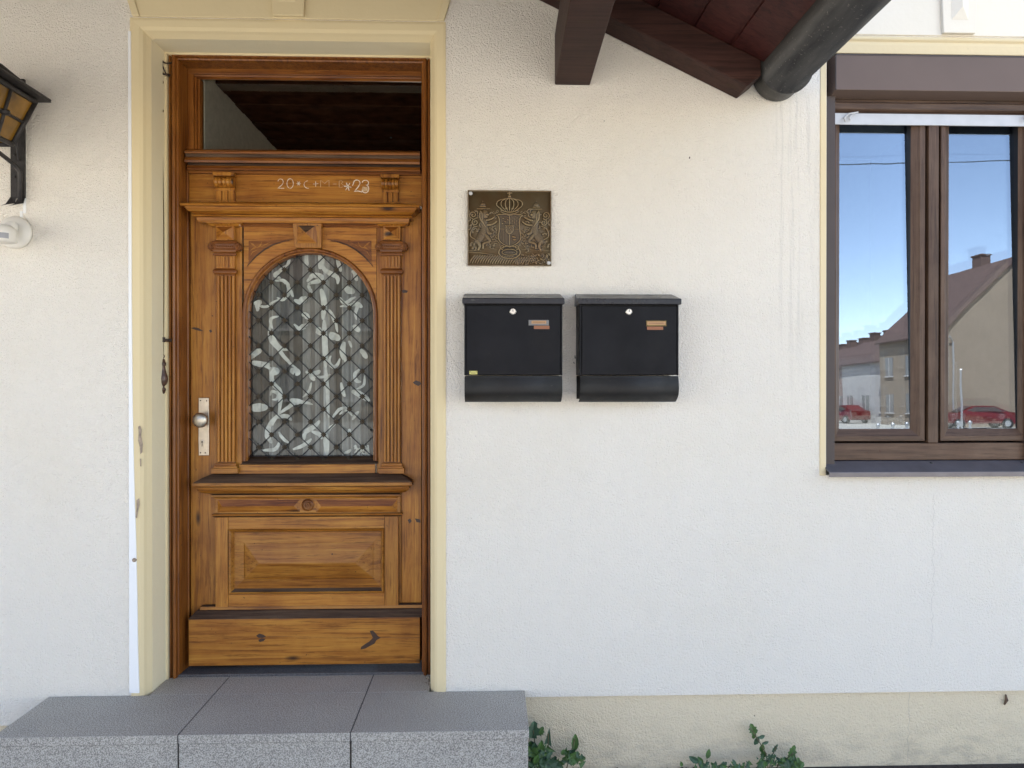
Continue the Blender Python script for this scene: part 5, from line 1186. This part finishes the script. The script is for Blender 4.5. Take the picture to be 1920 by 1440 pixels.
for i in range(500):
    a = rn.uniform(SXR, 2.6); b = rn.uniform(-.05, .01); s = rn.uniform(.003, .010); t = rn.random()*6; h0 = -.031+(.02 if a < 1.2 else 0)*rn.random(); q.poly([(a, b, h0+s*.8), (a+s*math.cos(t), b+s*math.sin(t), h0), (a+s*math.cos(t+2.1), b+s*math.sin(t+2.1), h0), (a+s*math.cos(t+4.2), b+s*math.sin(t+4.2), h0)], [(0, 1, 2), (0, 2, 3), (0, 3, 1)])
tag(q.build('soil_strip', 'soil'), 'dark strip of soil and crumbs where plinth meets pavement', 'soil', kind='stuff')
# dead leaf / cocoon on the plinth at far right
q = MB(); a = [(W(px, py, .008)[0], .006, W(px, py, .008)[1]) for px, py in ((1885, 1302), (1887, 1312), (1882, 1321))]; q.tube(a, [.003, .006, .003], 8)
tag(q.build('cocoon', 'debris', smooth=True), 'brown cocoon hanging under the plaster edge at the far right', 'cocoon')

# ------------------------------------------------------------------ across the street (seen in the window reflections and as bounce light)
def far_house(name, x0, x1, y0, y1, he, hr, wall, label, ridge='x', windows=True, chim=0, rz=0., pivot=None, roofc='roof'):
    root = empty(name, ((x0+x1)/2, (y0+y1)/2, -.12), label, 'house')
    q = MB(); q.box(x0, x1, y0, y1, -.12, he)
    if ridge == 'y': xm = (x0+x1)/2; q.poly([(x0, y, he) if k == 0 else ((x1, y, he) if k == 1 else (xm, y, hr)) for y in (y0, y1) for k in range(3)], [(0, 1, 2), (5, 4, 3)])
    else: ym_ = (y0+y1)/2; q.poly([(x, y0, he) if k == 0 else ((x, y1, he) if k == 1 else (x, ym_, hr)) for x in (x0, x1) for k in range(3)], [(0, 1, 2), (5, 4, 3)])
    q.build('wall', wall, root)
    q = MB(); o = .35; t = .15
    if ridge == 'y':
        xm = (x0+x1)/2; s_ = (hr-he)/(xm-x0)
        for sg, xe in ((-1, x0), (1, x1)):
            xo = xe+sg*o; zo = he-s_*o; q.hull8([(xm, y0-.15, hr+.02), (xo, y0-.15, zo+.02), (xo, y0-.15, zo+t), (xm, y0-.15, hr+t)], [(xm, y1+.15, hr+.02), (xo, y1+.15, zo+.02), (xo, y1+.15, zo+t), (xm, y1+.15, hr+t)])
    else:
        ym_ = (y0+y1)/2; s_ = (hr-he)/(ym_-y0)
        for sg, ye in ((-1, y0), (1, y1)):
            yo = ye+sg*o; zo = he-s_*o; q.hull8([(x0-.15, ym_, hr+.02), (x0-.15, yo, zo+.02), (x0-.15, yo, zo+t), (x0-.15, ym_, hr+t)], [(x1+.15, ym_, hr+.02), (x1+.15, yo, zo+.02), (x1+.15, yo, zo+t), (x1+.15, ym_, hr+t)])
    ro = q.build('roof', roofc, root)
    for k in range(chim):
        cq = MB(); f = (k+.5)/chim
        if ridge == 'y': cx_, cy_ = (x0+x1)/2+.3, y0+(y1-y0)*f
        else: cx_, cy_ = x0+(x1-x0)*f, (y0+y1)/2
        cq.box(cx_-.35, cx_+.35, cy_-.45, cy_+.45, hr-.8, hr+.9); cq.box(cx_-.42, cx_+.42, cy_-.52, cy_+.52, hr+.9, hr+1.0); cq.build('chimney', 'roof', ro)
    if windows:
        if ridge == 'y':
            ny = max(1, int((y1-y0)/2.6))
            for k in range(ny):
                yc = y0+(y1-y0)*(k+.5)/ny
                for zc in (1.5, 4.3):
                    if zc+1 > he: continue
                    cq = MB(); cq.box(x0-.05, x0-.01, yc-.5, yc+.5, zc-.7, zc+.7); wo = cq.build('window', 'farwin', root); cq = MB(); cq.box(x0-.1, x0-.051, yc-.6, yc+.6, zc-.8, zc-.7); cq.box(x0-.07, x0-.051, yc-.04, yc+.04, zc-.7, zc+.7); cq.build('window_frame', 'farwhite', wo)
        else:
            nx_ = max(1, int((x1-x0)/2.6))
            for k in range(nx_):
                xc = x0+(x1-x0)*(k+.5)/nx_
                for zc in (1.5, 4.3):
                    cq = MB(); cq.box(xc-.5, xc+.5, y1+.01, y1+.05, zc-.7, zc+.7); wo = cq.build('window', 'farwin', root); cq = MB(); cq.box(xc-.6, xc+.6, y1+.051, y1+.1, zc-.8, zc-.7); cq.box(xc-.04, xc+.04, y1+.051, y1+.07, zc-.7, zc+.7); cq.build('window_frame', 'farwhite', wo)
    return root
# terrace whose gable end faces the window; slightly oblique street
g1 = far_house('terraced_house', 30.6, 41, -52, -44, 6.4, 11.4, 'farbeige', 'beige gabled corner house with red roof reflected in the right window pane', 'y', True, 1)
q = MB(); q.tube([(30.75, -43.7, 6.0), (31.1, -43.9, 5.6), (31.1, -43.92, -.1)], .06, 8); q.build('downpipe', 'pole', g1)
cols = ['farwhite', 'farpink', 'farwhite', 'farwhite', 'farwhite', 'farpink']
for k in range(6):
    y1_ = -52.2-k*8.2; off = 1.1+k*1.85
    lab = ['pale terraced house directly behind the beige corner house', 'pink terraced house between two pale ones, nearer one', 'pale terraced house third behind the corner house', 'pale terraced house in the middle of the far row', 'pale terraced house last but one in the row', 'pink terraced house at the far end of the row'][k]
    far_house('terraced_house', 30.6+off, 40+off, y1_-8, y1_, 5.0, 7.6, cols[k], lab, 'y', True, 3)
# houses opposite on the left (light the porch, seen faintly in nothing else)
for k, (a, b, wl2, lb) in enumerate(((-26, -15, 'farwhite', 'white house opposite, leftmost across the street'), (-14.6, -4, 'farbeige', 'beige house opposite, second from the left across the street'), (-3.6, 7, 'farwhite', 'white house straight opposite the front door'))):
    far_house('opposite_house', a, b, -34, -25, 5.6, 8.6, wl2, lb, 'x', True, 1)
def car(px_, py_, rz, label):
    root = empty('parked_car', (px_, py_, -.12), label, 'car', 'red parked cars across the street', rz); root.rotation_euler = (0, 0, 0)
    c_, s_ = math.cos(rz), math.sin(rz)
    def T(p): return (px_+p[0]*c_-p[1]*s_, py_+p[0]*s_+p[1]*c_, p[2]-.12)
    prof = [(-2.1, .35), (-2.12, .75), (-1.85, .95), (-1.3, 1.02), (-.55, 1.42), (.75, 1.45), (1.5, 1.1), (2.02, 1.0), (2.1, .6), (2.05, .3)]
    n_ = len(prof); q = MB(); P = []
    for yv, sc2 in ((-.84, 1), (-.70, 1), (.70, 1), (.84, 1)):
        for x, zc in prof: P.append(T((x, yv if zc < 1.03 or abs(yv) < .8 else yv*.80, zc)))
    q.poly(P, [(k*n_+i, k*n_+(i+1) % n_, (k+1)*n_+(i+1) % n_, (k+1)*n_+i) for k in range(3) for i in range(n_)]+[tuple(range(n_)), tuple(range(3*n_, 4*n_))]); bo_ = q.build('body', 'carred', root, bevel=.03)
    q = MB()
    for s2 in (-1, 1): q.poly([T((x, s2*.80, zc)) for x, zc in ((-1.1, 1.05), (-.5, 1.36), (.7, 1.38), (1.3, 1.08))], [(0, 1, 2, 3)])
    q.poly([T(p) for p in ((-1.32, -.62, 1.06), (-1.32, .62, 1.06), (-.6, .6, 1.42), (-.6, -.6, 1.42))], [(0, 1, 2, 3)]); q.build('windows', 'carglass', root)
    for x in (-1.35, 1.35):
        for s2 in (-1, 1):
            q = MB(); cc = T((x, s2*.80, .32)); ax = Vector((-s_, c_, 0)); q.tube([Vector(cc)-ax*.1, Vector(cc)+ax*.1], .32, 20); wo = q.build('wheel', 'tyre', root); q = MB(); q.tube([Vector(cc)-ax*.11, Vector(cc)+ax*.11], .19, 12); q.build('rim', 'pole', wo)
    for s2 in (-.6, .6):
        q = MB(); h_ = Vector(T((-2.08, s2, .78))); q.lathe(tuple(h_), [(.001, -.10), (.12, -.06), (.13, .04), (.001, .08)], 'z', 10); q.build('headlight', 'alu', root, smooth=True)
    return root
car(31.0, -41.5, R(12), 'red parked car in front of the beige gable, reflected in the right window pane')
car(30.1, -56.5, R(84), 'red parked car along the terrace street, reflected in the left window pane')
# bollards, poles, wire
bol = None
for k in range(8):
    x = 14.6+k*.85; y = -23.5-k*.5
    if bol is None:
        q = MB(); q.lathe((x, y, -.12), [(.05, 0), (.05, .62), (.035, .66), (.075, .74), (.06, .82), (.001, .86)], 'z', 12); bol = q.build('bollard', 'pole', smooth=True); b1 = bol
    else: b1 = bol.copy(); C.objects.link(b1); b1.location = (x, y, bol.location.z)
    tag(b1, 'slim grey bollard along the opposite kerb, '+['leftmost of the row of eight', 'second from the left', 'third from the left', 'fourth from the left', 'fifth from the left', 'sixth from the left', 'seventh, last but one at the right', 'rightmost of the row of eight'][k], 'bollard', 'bollards along the opposite kerb')
q = MB(); q.tube([(26.3, -36, -.12), (26.3, -36, 3.3)], .05, 8); q.mat(1).lathe((26.3, -36, 3.3), [(.06, 0), (.09, .06), (.06, .12)], 'z', 10)
tag(q.build('sign_post', ['pole', 'alu']), 'thin grey sign post in front of the beige gable', 'sign')
q = MB(); q.tube([(10, -30, 12.6), (30, -36, 15.2), (60, -44, 17.5)], .03, 6)
tag(q.build('overhead_wire', 'black'), 'thin dark overhead wire against the sky in the window reflection', 'wire')
def far_tree(x, y, h, label):
    root = empty('tree', (x, y, -.12), label, 'tree'); q = MB(); q.tube([(x, y, -.12), (x+.1, y, h*.35), (x-.1, y+.1, h*.6)], [.22, .16, .08], 8)
    rn = random.Random(int(x*10)); 
    for k in range(7): a = rn.random()*6.3; q.tube([(x, y, h*.4), (x+h*.12*math.cos(a), y+h*.12*math.sin(a), h*.6), (x+h*.22*math.cos(a), y+h*.22*math.sin(a), h*.75)], [.08, .05, .02], 6)
    q.build('trunk', 'trunk', root); q = MB()
    cl = [(rn.gauss(0, h*.13), rn.gauss(0, h*.13), h*.66+rn.gauss(0, h*.12)) for _ in range(18)]
    for i in range(2200):
        c0 = rn.choice(cl); p = Vector((x+c0[0]+rn.gauss(0, h*.05), y+c0[1]+rn.gauss(0, h*.05), c0[2]+rn.gauss(0, h*.05))); s = .13
        u = Vector((rn.gauss(0, 1), rn.gauss(0, 1), rn.gauss(0, 1))).normalized(); v = u.cross(Vector((rn.gauss(0, 1), rn.gauss(0, 1), rn.gauss(0, 1)))).normalized(); q.poly([p-u*s, p+v*s*.6, p+u*s, p-v*s*.6], [(0, 1, 2, 3)])
    q.build('crown', 'leaffar', root)
far_tree(10.5, -27, 6.5, 'small street tree across the road, right of the opposite white house')
